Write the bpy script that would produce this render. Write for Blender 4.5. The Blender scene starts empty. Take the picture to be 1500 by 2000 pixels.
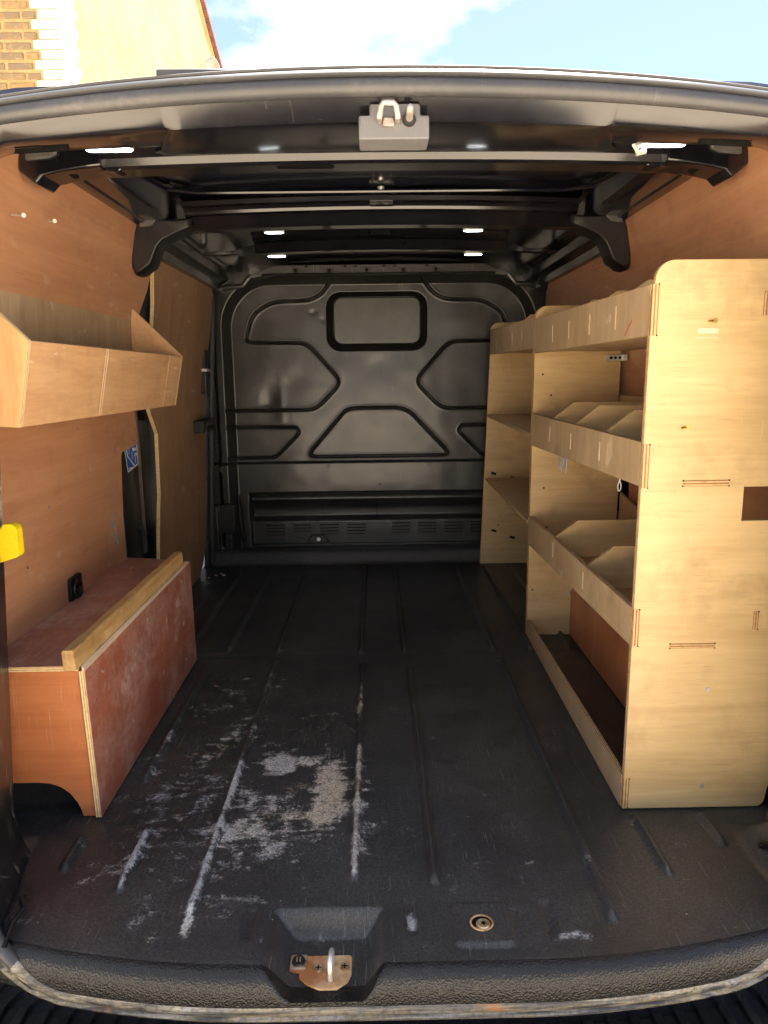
import bpy, bmesh, math, random
import numpy as np
from mathutils import Vector, Matrix
from mathutils.geometry import tessellate_polygon
R = math.radians
random.seed(7)
rng = np.random.default_rng(7)
scn = bpy.context.scene
COL = scn.collection

# ------------------------------------------------------------------ camera, sky, sun, exposure
def look(pitch, yaw, roll, pos):
    p, y, r = R(pitch), R(yaw), R(roll)
    fwd = Vector((math.sin(y)*math.cos(p), math.cos(y)*math.cos(p), -math.sin(p)))
    right = fwd.cross(Vector((0, 0, 1))).normalized()
    up = right.cross(fwd)
    r2 = right*math.cos(r) - up*math.sin(r)
    u2 = up*math.cos(r) + right*math.sin(r)
    m = Matrix((r2, u2, -fwd)).transposed().to_4x4()
    m.translation = Vector(pos)
    return m
cd = bpy.data.cameras.new('camera')
cam = bpy.data.objects.new('camera', cd)
COL.objects.link(cam)
cam.matrix_world = look(10.82, 0.6, 0.7, (0, 0, .93))
cd.sensor_fit = 'VERTICAL'
cd.sensor_height = 36.0
cd.lens = 1387.0/2000.0*36.0
cd.clip_start = .02
cd.clip_end = 2000
scn.camera = cam

SUN_TO = Vector((.15, .28, .95)).normalized()
EL = math.asin(SUN_TO.z)
AZ = math.atan2(SUN_TO.x, SUN_TO.y)
world = bpy.data.worlds.new('World')
scn.world = world
world.use_nodes = True
wt = world.node_tree
for n in list(wt.nodes):
    wt.nodes.remove(n)
def WN(t, **k):
    n = wt.nodes.new(t)
    for a, b in k.items():
        setattr(n, a, b)
    return n
w_out = WN('ShaderNodeOutputWorld')
w_bg = WN('ShaderNodeBackground')
w_bg.inputs['Strength'].default_value = .05
w_sky = WN('ShaderNodeTexSky', sky_type='NISHITA', sun_disc=False, sun_elevation=EL, sun_rotation=AZ,
           altitude=50, air_density=1.0, dust_density=1.2, ozone_density=1.0)
w_tc = WN('ShaderNodeTexCoord')
w_map = WN('ShaderNodeMapping')
w_map.inputs['Location'].default_value = (.30, 0, 0)
w_map.inputs['Scale'].default_value = (1.0, 1.0, 2.1)
w_n = WN('ShaderNodeTexNoise')
w_n.inputs['Scale'].default_value = 2.1
w_n.inputs['Detail'].default_value = 9
w_n.inputs['Roughness'].default_value = .55
w_r = WN('ShaderNodeValToRGB')
w_r.color_ramp.elements[0].position = .455
w_r.color_ramp.elements[1].position = .53
w_mix = WN('ShaderNodeMix', data_type='RGBA')
w_n2 = WN('ShaderNodeTexNoise')
w_n2.inputs['Scale'].default_value = 3.4
w_n2.inputs['Detail'].default_value = 6
w_r2 = WN('ShaderNodeValToRGB')
w_r2.color_ramp.elements[0].position = .38
w_r2.color_ramp.elements[0].color = (2.5, 2.5, 2.5, 1)
w_r2.color_ramp.elements[1].position = .60
w_r2.color_ramp.elements[1].color = (4.6, 4.6, 4.6, 1)
w_gain = WN('ShaderNodeMix', data_type='RGBA', blend_type='MULTIPLY')
w_gain.inputs[0].default_value = 1
w_gain.inputs[7].default_value = (.56, .55, .64, 1)
L = wt.links.new
L(w_tc.outputs['Generated'], w_map.inputs[0])
L(w_map.outputs[0], w_n.inputs['Vector'])
L(w_n.outputs['Fac'], w_r.inputs[0])
L(w_r.outputs[0], w_mix.inputs[0])
L(w_map.outputs[0], w_n2.inputs['Vector'])
L(w_n2.outputs['Fac'], w_r2.inputs[0])
L(w_r2.outputs[0], w_mix.inputs[7])
L(w_sky.outputs[0], w_gain.inputs[6])
L(w_gain.outputs[2], w_mix.inputs[6])
L(w_mix.outputs[2], w_bg.inputs[0])
L(w_bg.outputs[0], w_out.inputs[0])

sd = bpy.data.lights.new('sun', 'SUN')
sun = bpy.data.objects.new('sun', sd)
COL.objects.link(sun)
sd.energy = 5.0
sd.angle = R(.5)
sd.color = (1, .95, .87)
sun.rotation_euler = (-SUN_TO).to_track_quat('-Z', 'Y').to_euler()

vs = scn.view_settings
vs.view_transform = 'Standard'
vs.look = 'None'
vs.exposure = 3.3
vs.gamma = 1
scn.cycles.max_bounces = 10
scn.cycles.diffuse_bounces = 6
scn.cycles.glossy_bounces = 5
scn.cycles.use_denoising = True

# ------------------------------------------------------------------ node helpers and materials
class NT:
    def __init__(s, name):
        s.m = bpy.data.materials.new(name)
        s.m.use_nodes = True
        s.t = s.m.node_tree
        s.b = s.t.nodes['Principled BSDF']
        s._co = None
    def n(s, typ, ins=None, **k):
        n = s.t.nodes.new(typ)
        for a, b in k.items():
            setattr(n, a, b)
        for a, b in (ins or {}).items():
            s.set(n.inputs[a], b)
        return n
    def set(s, sock, v):
        if isinstance(v, bpy.types.NodeSocket):
            s.t.links.new(v, sock)
        elif isinstance(v, (tuple, list)) and len(v) == 3 and sock.type == 'RGBA':
            sock.default_value = (*v, 1)
        else:
            sock.default_value = v
    def co(s):
        if s._co is None:
            tc = s.n('ShaderNodeTexCoord')
            oi = s.n('ShaderNodeObjectInfo')
            mul = s.math('MULTIPLY', oi.outputs['Random'], 17.0)
            s._co = s.n('ShaderNodeVectorMath', {0: tc.outputs['Object'], 1: mul}, operation='ADD').outputs[0]
        return s._co
    def math(s, op, a, b=0.0, c=0.0, clamp=False):
        n = s.n('ShaderNodeMath', {0: a, 1: b, 2: c}, operation=op)
        n.use_clamp = clamp
        return n.outputs[0]
    def map(s, scale=(1, 1, 1), rot=(0, 0, 0), loc=(0, 0, 0)):
        return s.n('ShaderNodeMapping', {'Vector': s.co(), 'Scale': scale, 'Rotation': tuple(R(a) for a in rot), 'Location': loc}).outputs[0]
    def noise(s, scale=5, detail=4, rough=.5, vec=None, dist=0):
        return s.n('ShaderNodeTexNoise', {'Vector': vec if vec is not None else s.co(), 'Scale': scale, 'Detail': detail,
                                          'Roughness': rough, 'Distortion': dist}).outputs['Fac']
    def ramp(s, fac, stops):
        n = s.n('ShaderNodeValToRGB', {0: fac})
        e = n.color_ramp.elements
        while len(e) < len(stops):
            e.new(.5)
        for i, (p, c) in enumerate(stops):
            e[i].position = p
            e[i].color = (*c, 1) if isinstance(c, tuple) else (c, c, c, 1)
        return n.outputs[0]
    def mix(s, fac, a, b, mode='MIX'):
        n = s.n('ShaderNodeMix', data_type='RGBA', blend_type=mode)
        s.set(n.inputs[0], fac); s.set(n.inputs[6], a); s.set(n.inputs[7], b)
        return n.outputs[2]
    def bump(s, h, strength=.2, dist=.002):
        return s.n('ShaderNodeBump', {'Height': h, 'Strength': strength, 'Distance': dist}).outputs[0]
    def done(s, color=None, rough=None, metal=None, normal=None, coat=None, spec=None, coat_rough=.1):
        if color is not None: s.set(s.b.inputs['Base Color'], color)
        if rough is not None: s.set(s.b.inputs['Roughness'], rough)
        if metal is not None: s.set(s.b.inputs['Metallic'], metal)
        if normal is not None: s.set(s.b.inputs['Normal'], normal)
        if coat is not None:
            s.set(s.b.inputs['Coat Weight'], coat); s.set(s.b.inputs['Coat Roughness'], coat_rough)
        if spec is not None: s.set(s.b.inputs['Specular IOR Level'], spec)
        return s.m

def scratches(s, amount=.5, scale=1.0):
    """thin short bright nicks at several angles; returns a 0..1 mask"""
    out = None
    for ang, loc in (((28, 37, 40), 0.3), ((-35, -54, -70), 1.7), ((80, 8, 12), 3.1), ((10, 62, 110), 5.3)):
        v = s.map((230*scale, 9*scale, 9*scale), ang, (loc, loc, loc))
        a = s.ramp(s.noise(1.0, 2, .5, v), [(.69, 0.0), (.73, 1.0)])
        out = a if out is None else s.math('MAXIMUM', out, a)
    m = s.ramp(s.noise(7*scale, 3, .6), [(.44, 0.0), (.60, 1.0)])
    return s.math('MULTIPLY', s.math('MULTIPLY', out, m), amount)

def wood(name, dark, light, axis='x', rough=.5, scr=.35, scr_col=(.75, .62, .45), wear=0.0, wear_col=(.5, .42, .36),
         grain=1.0, coat=0.0, spec=.4, knots=0.0):
    s = NT(name)
    st = {'x': (2.2, 34, 34), 'y': (34, 2.2, 34), 'z': (34, 34, 2.2)}[axis]
    st = tuple(a*grain for a in st)
    g1 = s.noise(1.0, 7, .62, s.map(st), .6)
    st2 = tuple(a*6 for a in st)
    g2 = s.noise(1.0, 3, .6, s.map(st2))
    big = s.noise(2.3, 4, .6, s.map({'x': (1, 2.5, 2.5), 'y': (2.5, 1, 2.5), 'z': (2.5, 2.5, 1)}[axis]), .8)
    f = s.math('ADD', s.math('MULTIPLY', g1, .45), s.math('MULTIPLY', g2, .2))
    f = s.math('ADD', f, s.math('MULTIPLY', big, .45))
    col = s.ramp(f, [(.38, dark), (.70, light)])
    # dark open pores
    pores = s.ramp(s.noise(1.0, 2, .5, s.map(tuple(a*9 for a in st))), [(.64, 0.0), (.78, .3)])
    col = s.mix(pores, col, tuple(c*.5 for c in dark))
    if knots:
        kn = s.ramp(s.noise(3.0, 5, .65, s.map({'x': (1, 4, 4), 'y': (4, 1, 4), 'z': (4, 4, 1)}[axis]), 1.2), [(.64, 0.0), (.78, knots)])
        col = s.mix(kn, col, tuple(c*.62 for c in dark))
    if wear:
        w = s.ramp(s.noise(5.5, 9, .72), [(.44, 0.0), (.66, wear)])
        w2 = s.ramp(s.noise(60, 5, .7), [(.35, .1), (.65, 1.0)])
        col = s.mix(s.math('MULTIPLY', w, w2), col, wear_col)
    # smudges and specks of dirt
    sm = s.ramp(s.noise(1.0, 5, .6, s.map((9, 9, 9))), [(.54, 0.0), (.76, .42)])
    col = s.mix(sm, col, tuple(c*.55 for c in dark))
    if scr:
        col = s.mix(scratches(s, scr), col, scr_col)
        sp = s.ramp(s.noise(190, 2, .5), [(.755, 0.0), (.78, min(1, scr*1.6))])
        col = s.mix(sp, col, scr_col)
    h = s.math('ADD', g1, s.math('MULTIPLY', g2, .6))
    rr = s.math('ADD', s.math('MULTIPLY', big, .25), rough-.12)
    return s.done(col, rr, 0, s.bump(h, .22, .0012), coat=coat, spec=spec, coat_rough=.25)

def ply_edge(name, light=(.66, .50, .27), dark=(.24, .11, .035), plies=5):
    s = NT(name)
    uv = s.n('ShaderNodeUVMap')
    sep = s.n('ShaderNodeSeparateXYZ', {0: uv.outputs[0]})
    nz = s.noise(3.0, 3, .5, s.map((30, 30, 30)))
    v = s.math('MULTIPLY', sep.outputs[1], float(plies))
    v = s.math('ADD', v, s.math('MULTIPLY', nz, .25))
    fr = s.math('PINGPONG', v, 1.0)
    col = s.ramp(fr, [(.38, dark), (.56, light)])
    g = s.noise(1, 4, .6, s.map((80, 80, 80)))
    col = s.mix(s.ramp(g, [(.45, 0.0), (.75, .45)]), col, tuple(c*.6 for c in dark))
    return s.done(col, .75, 0, s.bump(fr, .35, .001))

def paint(name, base=(.010, .010, .012), rough=.26, peel=.06, dust=.25, dust_col=(.16, .145, .12), coat=.4, nicks=.5, spec=.5):
    s = NT(name)
    d = s.ramp(s.noise(3.2, 6, .65), [(.46, 0.0), (.78, dust)])
    d2 = s.ramp(s.noise(90, 3, .6), [(.4, .3), (.7, 1.0)])
    dd = s.math('MULTIPLY', d, d2)
    col = s.mix(dd, base, dust_col)
    col = s.mix(scratches(s, nicks*.6, 1.1), col, (.32, .29, .24))
    sp = s.ramp(s.noise(150, 2, .5), [(.765, 0.0), (.785, nicks)])
    col = s.mix(sp, col, (.4, .36, .30))
    rr = s.math('ADD', s.math('MULTIPLY', s.noise(6, 4, .6), .22), s.math('ADD', s.math('MULTIPLY', dd, .5), rough-.11))
    h = s.noise(55, 2, .5)
    return s.done(col, rr, 0, s.bump(h, peel, .003), coat=coat, spec=spec, coat_rough=.12)

M = {}
M['paint'] = paint('black_paint', (.006, .006, .0085), .17, .010, .03, coat=.4, spec=.55, nicks=.10)
M['paint_dusty'] = paint('dusty_black_paint', (.022, .021, .020), .34, .05, .35, coat=.3, nicks=.6)
M['bulkhead'] = paint('bulkhead_black', (.017, .0175, .0168), .34, .03, .30, (.13, .13, .12), coat=.25, nicks=.22)
M['scuff'] = None
M['plastic'] = paint('black_plastic', (.007, .007, .008), .38, .06, .12, coat=0, nicks=.15)
M['roof'] = paint('roof_paint', (.004, .005, .012), .13, .008, .02, coat=.6, nicks=.05)
M['seal'] = paint('rubber_seal', (.035, .036, .04), .42, .05, .35, (.22, .20, .18), coat=0, nicks=.12)
M['grey_plastic'] = paint('grey_plastic', (.10, .10, .105), .5, .1, .3, (.25, .24, .22), coat=0, nicks=.3)
M['dark'] = paint('dark_void', (.005, .005, .005), .8, .02, .1, coat=0, nicks=.1, spec=.08)

def scuffed():
    s = NT('scuffed_black_paint')
    a = s.ramp(s.noise(1, 9, .78, s.map((20, 20, 7)), .5), [(.555, 0.0), (.62, 1.0)])
    g = s.ramp(s.noise(8, 4, .6), [(.42, .1), (.62, .9)])
    col = s.mix(s.math('MULTIPLY', a, g), (.012, .012, .013), (.36, .34, .30))
    col = s.mix(scratches(s, .6, 1.2), col, (.5, .47, .4))
    return s.done(col, .34, 0, s.bump(a, .1, .001), coat=.2)
M['scuff'] = scuffed()
def seal_dirty():
    s = NT('dusty_sill_seal')
    v = s.map((3.5, 70, 70))
    d = s.ramp(s.noise(1.0, 8, .7, v, .6), [(.42, 0.05), (.60, .7)])
    fine = s.ramp(s.noise(140, 5, .7), [(.30, .15), (.55, 1.0)])
    c1 = s.ramp(s.noise(9, 4, .6), [(.40, (.46, .43, .38)), (.56, (.52, .42, .24)), (.70, (.60, .56, .50))])
    col = s.mix(s.math('MULTIPLY', d, fine), (.030, .031, .034), c1)
    rust = s.ramp(s.noise(14, 5, .6), [(.66, 0.0), (.72, .8)])
    col = s.mix(rust, col, (.30, .13, .05))
    return s.done(col, s.math('ADD', s.math('MULTIPLY', d, .3), .36), 0, s.bump(s.noise(70, 5, .7), .25, .002))
M['seal_dirty'] = seal_dirty()
M['lining'] = wood('red_lining_ply', (.36, .160, .080), (.54, .285, .152), 'y', .42, .45, (.62, .42, .28), .22, (.50, .27, .16), .5, .15)
M['lining_z'] = wood('red_lining_ply_upright', (.33, .11, .045), (.52, .22, .095), 'z', .42, .4, (.62, .42, .28), .16, (.50, .27, .16), .5, .15)
M['door_ply'] = wood('brown_door_ply', (.24, .130, .065), (.38, .225, .125), 'z', .6, .5, (.55, .42, .28), .2, (.30, .2, .13), .6)
M['box_front'] = wood('orange_ply', (.40, .115, .038), (.58, .215, .082), 'x', .36, .3, (.68, .45, .28), 0, grain=.5, coat=.2)
M['box_side'] = wood('worn_red_ply', (.27, .070, .038), (.43, .145, .080), 'y', .36, .8, (.68, .52, .44), .9, (.58, .42, .36), .5, .2)
M['box_top'] = wood('worn_red_ply_top', (.28, .11, .078), (.43, .205, .15), 'y', .40, .7, (.66, .52, .45), 1.0, (.56, .43, .37), .5, .15)
M['tray'] = wood('tan_ply', (.48, .255, .120), (.68, .42, .215), 'y', .5, .6, (.80, .68, .50), .12, (.62, .50, .36), 1.0, .1)
M['tray_back'] = wood('grey_tan_ply', (.29, .195, .110), (.47, .335, .205), 'z', .55, .35, (.62, .52, .38), .25, (.4, .33, .25), .9)
M['tray_end'] = wood('bright_pine_ply', (.52, .28, .11), (.68, .41, .185), 'z', .45, .2, (.8, .66, .45), 0, grain=.6, coat=.1)
M['birch'] = wood('birch_ply', (.455, .305, .135), (.635, .455, .225), 'x', .46, .22, (.74, .60, .38), 0, grain=.8, coat=.06, knots=.55)
M['birch_y'] = wood('birch_ply_board', (.43, .285, .145), (.58, .42, .235), 'y', .5, .3, (.78, .66, .46), .2, (.42, .35, .26), .8)
M['birch_strip'] = wood('birch_strip', (.37, .25, .135), (.52, .38, .22), 'z', .5, .4, (.78, .66, .46), .35, (.42, .36, .27), .8)
M['edge'] = ply_edge('ply_edge')
M['tenon'] = ply_edge('tenon_end', (.56, .37, .17), (.27, .13, .045), 4)
M['edge_light'] = ply_edge('light_ply_edge', (.80, .62, .34), (.50, .31, .12), 5)
M['batten'] = wood('rough_batten', (.28, .135, .040), (.66, .42, .16), 'y', .65, .4, (.80, .62, .36), .6, (.30, .20, .10), 1.0)
M['fillet'] = wood('pale_timber', (.52, .38, .25), (.70, .56, .40), 'y', .7, .3, (.8, .7, .6), .3, (.6, .5, .42), 1.2)

def simple(name, col, rough=.4, metal=0, nz=0.0, col2=None, scale=30, emis=None, strength=0, bump=.1):
    s = NT(name)
    f = s.noise(scale, 5, .65)
    c = s.ramp(f, [(.4, col), (.62, col2 or tuple(x*.8 for x in col))])
    m = s.done(c, rough, metal, s.bump(f, bump, .001))
    if emis:
        s.set(s.b.inputs['Emission Color'], (*emis, 1)); s.b.inputs['Emission Strength'].default_value = strength
    return m
M['steel'] = simple('zinc_steel', (.72, .71, .68), .42, .8)
M['dull_metal'] = simple('dull_metal', (.42, .39, .36), .5, .7, col2=(.28, .22, .18), scale=60)
M['brass'] = simple('yellow_screw', (.62, .44, .12), .35, 1.0)
M['rust'] = simple('rusty_plate', (.66, .46, .24), .65, .15, col2=(.38, .15, .05), scale=16, bump=.4)
M['rust_pale'] = simple('plated_screw', (.62, .52, .36), .5, .7, col2=(.38, .22, .1), scale=60)
M['yellow'] = simple('yellow_plastic', (.88, .66, .01), .38, col2=(.80, .58, .008))
M['lens'] = simple('lamp_lens', (.9, .9, .92), .3, emis=(.92, .97, 1), strength=4.5)
M['lamp_body'] = simple('lamp_body', (.7, .7, .7), .4)
M['blue'] = simple('blue_sticker', (.012, .095, .42), .4)
M['white'] = simple('white_print', (.78, .80, .82), .5)
M['beige'] = simple('beige_door_skin', (.36, .29, .20), .4)
M['zip'] = simple('white_tag', (.7, .68, .62), .5)
M['chalk'] = simple('blue_crayon', (.13, .36, .46), .8)
M['redpen'] = simple('red_pen', (.45, .07, .04), .6)
M['grit'] = simple('pale_grit', (.60, .52, .40), .8)
M['glass'] = simple('bulkhead_blank', (.075, .074, .066), .28, col2=(.10, .10, .09), scale=9, bump=.02)
M['grey_paint'] = simple('bare_grey_primer', (.11, .105, .10), .5)
M['dish'] = simple('dish_grey', (.42, .43, .42), .5)
M['concrete'] = simple('pale_concrete', (.50, .415, .31), .9, col2=(.40, .33, .245), scale=3)
def render_wall():
    s = NT('yellow_roughcast')
    b = s.noise(1.2, 5, .6)
    f = s.noise(38, 5, .75)
    col = s.ramp(s.math('ADD', s.math('MULTIPLY', b, .6), s.math('MULTIPLY', f, .4)), [(.38, (.27, .175, .055)), (.60, (.43, .30, .115))])
    pit_shade = s.ramp(s.noise(52, 3, .7), [(.60, 0.0), (.68, .75)])  # dark dots: small shadows of the rough surface, painted into the colour
    col = s.mix(pit_shade, col, (.09, .06, .02))
    return s.done(col, .9, 0, s.bump(f, 1.0, .02))
M['render'] = render_wall()
def brickm(name, a, b, c):
    s = NT(name)
    oi = s.n('ShaderNodeObjectInfo')
    base = s.ramp(oi.outputs['Random'], [(.0, a), (.5, b), (.9, c)])
    f = s.noise(26, 6, .75)
    col = s.mix(s.ramp(f, [(.42, 0.0), (.62, .85)]), base, (.22, .14, .06))
    f2 = s.noise(14, 4, .7)
    col = s.mix(s.ramp(f2, [(.55, 0.0), (.68, .6)]), col, (.42, .27, .09))
    return s.done(col, .9, 0, s.bump(f, .8, .006))
M['brick'] = brickm('stock_brick', (.26, .18, .085), (.17, .135, .10), (.32, .21, .09))
M['mortar'] = simple('sandy_mortar', (.40, .29, .13), .95, col2=(.30, .21, .09), bump=.5)
M['white_brick'] = simple('white_painted_brick', (.62, .60, .53), .7, col2=(.55, .53, .47), scale=12, bump=.3)
M['tile'] = simple('red_verge_tile', (.15, .05, .035), .8, col2=(.07, .03, .02), scale=20)

def floor_mat():
    s = NT('black_rubber_liner')
    at = s.n('ShaderNodeAttribute', attribute_name='dirt').outputs['Fac']
    wn = s.n('ShaderNodeAttribute', attribute_name='tint').outputs['Fac']
    n1 = s.noise(16, 8, .72)
    n2 = s.noise(210, 4, .75)
    n3 = s.noise(55, 4, .7, s.map((1, .35, 1)))
    st = s.noise(1.0, 7, .75, s.map((7, 40, 10), (0, 0, 12)), .8)
    n4 = s.noise(34, 10, .78, None, .4)
    v = s.math('ADD', s.math('ADD', s.math('MULTIPLY', n1, .40), s.math('MULTIPLY', n4, .35)), s.math('MULTIPLY', st, .25))
    v = s.math('ADD', s.math('MULTIPLY', v, 2.4), -.70)
    base = s.ramp(s.math('ADD', v, s.math('MULTIPLY', at, .54)), [(.70, 0.0), (.88, 1.0)])
    grain = s.ramp(s.math('ADD', s.math('MULTIPLY', n2, .75), s.math('MULTIPLY', n3, .25)), [(.43, 0.0), (.55, 1.0)])
    gate = s.math('MULTIPLY', base, s.math('ADD', s.math('MULTIPLY', grain, .65), s.math('MULTIPLY', base, .42)), clamp=True)
    dustcol = s.ramp(s.noise(5, 3, .5), [(.38, (.44, .44, .44)), (.55, (.58, .56, .51)), (.68, (.58, .50, .36))])
    sand = s.mix(s.math('MULTIPLY', wn, .75), dustcol, (.60, .50, .35))
    film = s.ramp(s.noise(3.2, 6, .7), [(.36, .08), (.64, .42)])
    film = s.math('MULTIPLY', film, s.ramp(n2, [(.40, .15), (.62, 1.0)]))
    col = s.mix(film, (.023, .0225, .022), (.165, .163, .155))
    col = s.mix(gate, col, sand)
    col = s.mix(scratches(s, .35, 1.3), col, (.30, .28, .25))
    sp = s.ramp(s.noise(120, 2, .5), [(.78, 0.0), (.80, .9)])
    col = s.mix(sp, col, (.5, .45, .36))
    vor = s.n('ShaderNodeTexVoronoi', {'Vector': s.co(), 'Scale': 330.0}, feature='F1').outputs['Distance']
    h = s.math('ADD', s.math('MULTIPLY', vor, .6), s.noise(160, 3, .6))
    h = s.math('ADD', h, s.math('MULTIPLY', s.noise(12, 3, .6), 1.2))
    rr = s.math('ADD', s.math('MULTIPLY', gate, .35), s.math('ADD', s.math('MULTIPLY', s.noise(4, 5, .6), .22), .27))
    return s.done(col, rr, 0, s.bump(h, .38, .0016), spec=.45)
M['floor'] = floor_mat()
def sill_mat():
    s = NT('grained_rubber_sill')
    vor = s.n('ShaderNodeTexVoronoi', {'Vector': s.map((1, 1, 1)), 'Scale': 300.0}, feature='F1').outputs['Distance']
    h = s.math('ADD', vor, s.noise(90, 3, .6))
    d = s.ramp(s.noise(20, 6, .7), [(.52, 0.0), (.72, .5)])
    col = s.mix(s.math('MULTIPLY', d, .12), (.007, .0068, .0065), (.22, .20, .17))
    return s.done(col, .33, 0, s.bump(h, .50, .0016), spec=.42)
M['sill'] = sill_mat()

# ------------------------------------------------------------------ mesh helpers
ORG = {}
class MB:
    def __init__(s):
        s.v = []; s.f = []; s.m = []; s.uv = []
    def face(s, pts, mat=0, uv=None):
        i = len(s.v)
        s.v += [tuple(p) for p in pts]
        s.f.append(tuple(range(i, i+len(pts)))); s.m.append(mat)
        s.uv.append(uv or [(0, 0)]*len(pts))
    def prism(s, poly, ax, lo, hi, holes=(), cap=0, side=1):
        def P(a, b, c):
            return {'x': (c, a, b), 'y': (a, c, b), 'z': (a, b, c)}[ax]
        loops = [list(poly)] + [list(h) for h in holes]
        flat = [p for l in loops for p in l]
        base = len(s.v)
        s.v += [P(a, b, lo) for a, b in flat] + [P(a, b, hi) for a, b in flat]
        n = len(flat)
        if holes or len(poly) > 4:
            tris = tessellate_polygon([[Vector((a, b, 0)) for a, b in l] for l in loops])
        else:
            tris = [tuple(range(len(poly)))]
        for t in tris:
            s.f.append(tuple(base+i for i in t)); s.m.append(cap); s.uv.append([(0, 0)]*len(t))
            s.f.append(tuple(base+n+i for i in reversed(t))); s.m.append(cap); s.uv.append([(0, 0)]*len(t))
        o = 0
        for l in loops:
            k = len(l); per = 0
            for i in range(k):
                j = (i+1) % k
                d = math.dist(l[i], l[j])
                s.f.append((base+o+i, base+o+j, base+n+o+j, base+n+o+i)); s.m.append(side)
                s.uv.append([(per, 0), (per+d, 0), (per+d, 1), (per, 1)])
                per += d
            o += k
        return s
    def box(s, x0, x1, y0, y1, z0, z1, mat=0):
        return s.prism([(x0, y0), (x1, y0), (x1, y1), (x0, y1)], 'z', z0, z1, cap=mat, side=mat)
    def loft(s, secs, closed=True, caps=True, mat=0, loop=False):
        n = len(secs[0]); base = len(s.v)
        for sec in secs:
            s.v += [tuple(p) for p in sec]
        m = len(secs)
        for i in range(m if loop else m-1):
            i2 = (i+1) % m
            for j in range(n if closed else n-1):
                j2 = (j+1) % n
                s.f.append((base+i*n+j, base+i*n+j2, base+i2*n+j2, base+i2*n+j)); s.m.append(mat); s.uv.append([(0, 0)]*4)
        if caps and not loop and closed:
            s.f.append(tuple(base+j for j in range(n))); s.m.append(mat); s.uv.append([(0, 0)]*n)
            s.f.append(tuple(base+(m-1)*n+j for j in reversed(range(n)))); s.m.append(mat); s.uv.append([(0, 0)]*n)
        return s
    def tube(s, path, r, n=10, mat=0, loop=False, sq=None):
        path = [Vector(p) for p in path]
        secs = []
        up = None
        for i, p in enumerate(path):
            if loop:
                t = path[(i+1) % len(path)] - path[i-1]
            else:
                t = path[min(i+1, len(path)-1)] - path[max(i-1, 0)]
            t.normalize()
            if up is None:
                up = Vector((0, 0, 1)) if abs(t.z) < .9 else Vector((1, 0, 0))
            u = (up - t*up.dot(t)).normalized()
            up = u
            w = t.cross(u)
            rr = r[i] if isinstance(r, (list, tuple)) else r
            secs.append([p + (u*math.cos(a)+w*math.sin(a))*rr for a in [2*math.pi*k/n for k in range(n)]])
        return s.loft(secs, True, True, mat, loop)
    def cyl(s, p0, p1, r0, r1=None, n=14, mat=0):
        return s.tube([p0, p1], [r0, r1 if r1 is not None else r0], n, mat)
    def build(s, name, parent, mats, smooth=35, bevel=0.0, at=None, segs=1, merge=True):
        if not isinstance(mats, (list, tuple)):
            mats = [mats]
        o0 = ORG.get(parent, Vector((0, 0, 0))) if parent else Vector((0, 0, 0))
        me = bpy.data.meshes.new(name)
        off = Vector((0, 0, 0)) if at is not None else o0
        me.from_pydata([(x-off.x, y-off.y, z-off.z) for x, y, z in s.v], [], s.f)
        for m in mats:
            me.materials.append(M[m] if isinstance(m, str) else m)
        uvl = me.uv_layers.new(name='UVMap')
        flat = [c for f in s.uv for q in f for c in q]
        uvl.data.foreach_set('uv', flat)
        me.polygons.foreach_set('material_index', [min(i, len(mats)-1) for i in s.m])
        bm = bmesh.new(); bm.from_mesh(me)
        if merge:
            bmesh.ops.remove_doubles(bm, verts=bm.verts, dist=1e-5)
        bmesh.ops.recalc_face_normals(bm, faces=bm.faces)
        bm.to_mesh(me); bm.free()
        if smooth:
            me.polygons.foreach_set('use_smooth', [True]*len(me.polygons))
            me.set_sharp_from_angle(angle=R(smooth))
        o = bpy.data.objects.new(name, me)
        COL.objects.link(o)
        if parent:
            o.parent = parent
        if at is not None:
            o.location = Vector(at) - o0
            ORG[o] = Vector(at)
        else:
            ORG[o] = o0
        if bevel:
            b = o.modifiers.new('bevel', 'BEVEL')
            b.width = bevel; b.segments = segs; b.limit_method = 'ANGLE'; b.angle_limit = R(40)
        return o

def inst(o, parent, at, rot=None):
    c = o.copy()
    COL.objects.link(c)
    c.parent = parent
    c.location = Vector(at) - (ORG.get(parent, Vector((0, 0, 0))) if parent else Vector((0, 0, 0)))
    if rot: c.rotation_euler = rot
    ORG[c] = Vector(at)
    return c
def tag(o, label=None, cat=None, group=None, kind=None):
    if label: o['label'] = label
    if cat: o['category'] = cat
    if group: o['group'] = group
    if kind: o['kind'] = kind
    return o
def thing(name, loc, label, cat, group=None):
    o = bpy.data.objects.new(name, None)
    o.empty_display_size = .1
    o.location = loc
    COL.objects.link(o)
    ORG[o] = Vector(loc)
    return tag(o, label, cat, group)
def arc(cx, cy, r, a0, a1, n):
    return [(cx+r*math.cos(R(a0+(a1-a0)*i/n)), cy+r*math.sin(R(a0+(a1-a0)*i/n))) for i in range(n+1)]
def rrect(x0, x1, y0, y1, r, n=5):
    return arc(x1-r, y0+r, r, -90, 0, n)+arc(x1-r, y1-r, r, 0, 90, n)+arc(x0+r, y1-r, r, 90, 180, n)+arc(x0+r, y0+r, r, 180, 270, n)
def smooth(x):
    x = np.clip(x, 0, 1)
    return x*x*(3-2*x)

CX = .028
def hw(z):           # inner half width of the load space at height z
    return float(np.interp(z, [0, .35, .85, 1.0, 1.13, 1.28, 1.40, 1.45], [.875, .852, .836, .818, .795, .772, .748, .72]))

# ================================================================== GROUND
g = MB()
g.face([(-60, -60, -.6), (60, -60, -.6), (60, 90, -.6), (-60, 90, -.6)])
tag(g.build('ground', None, 'concrete', 0), kind='structure')

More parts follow.
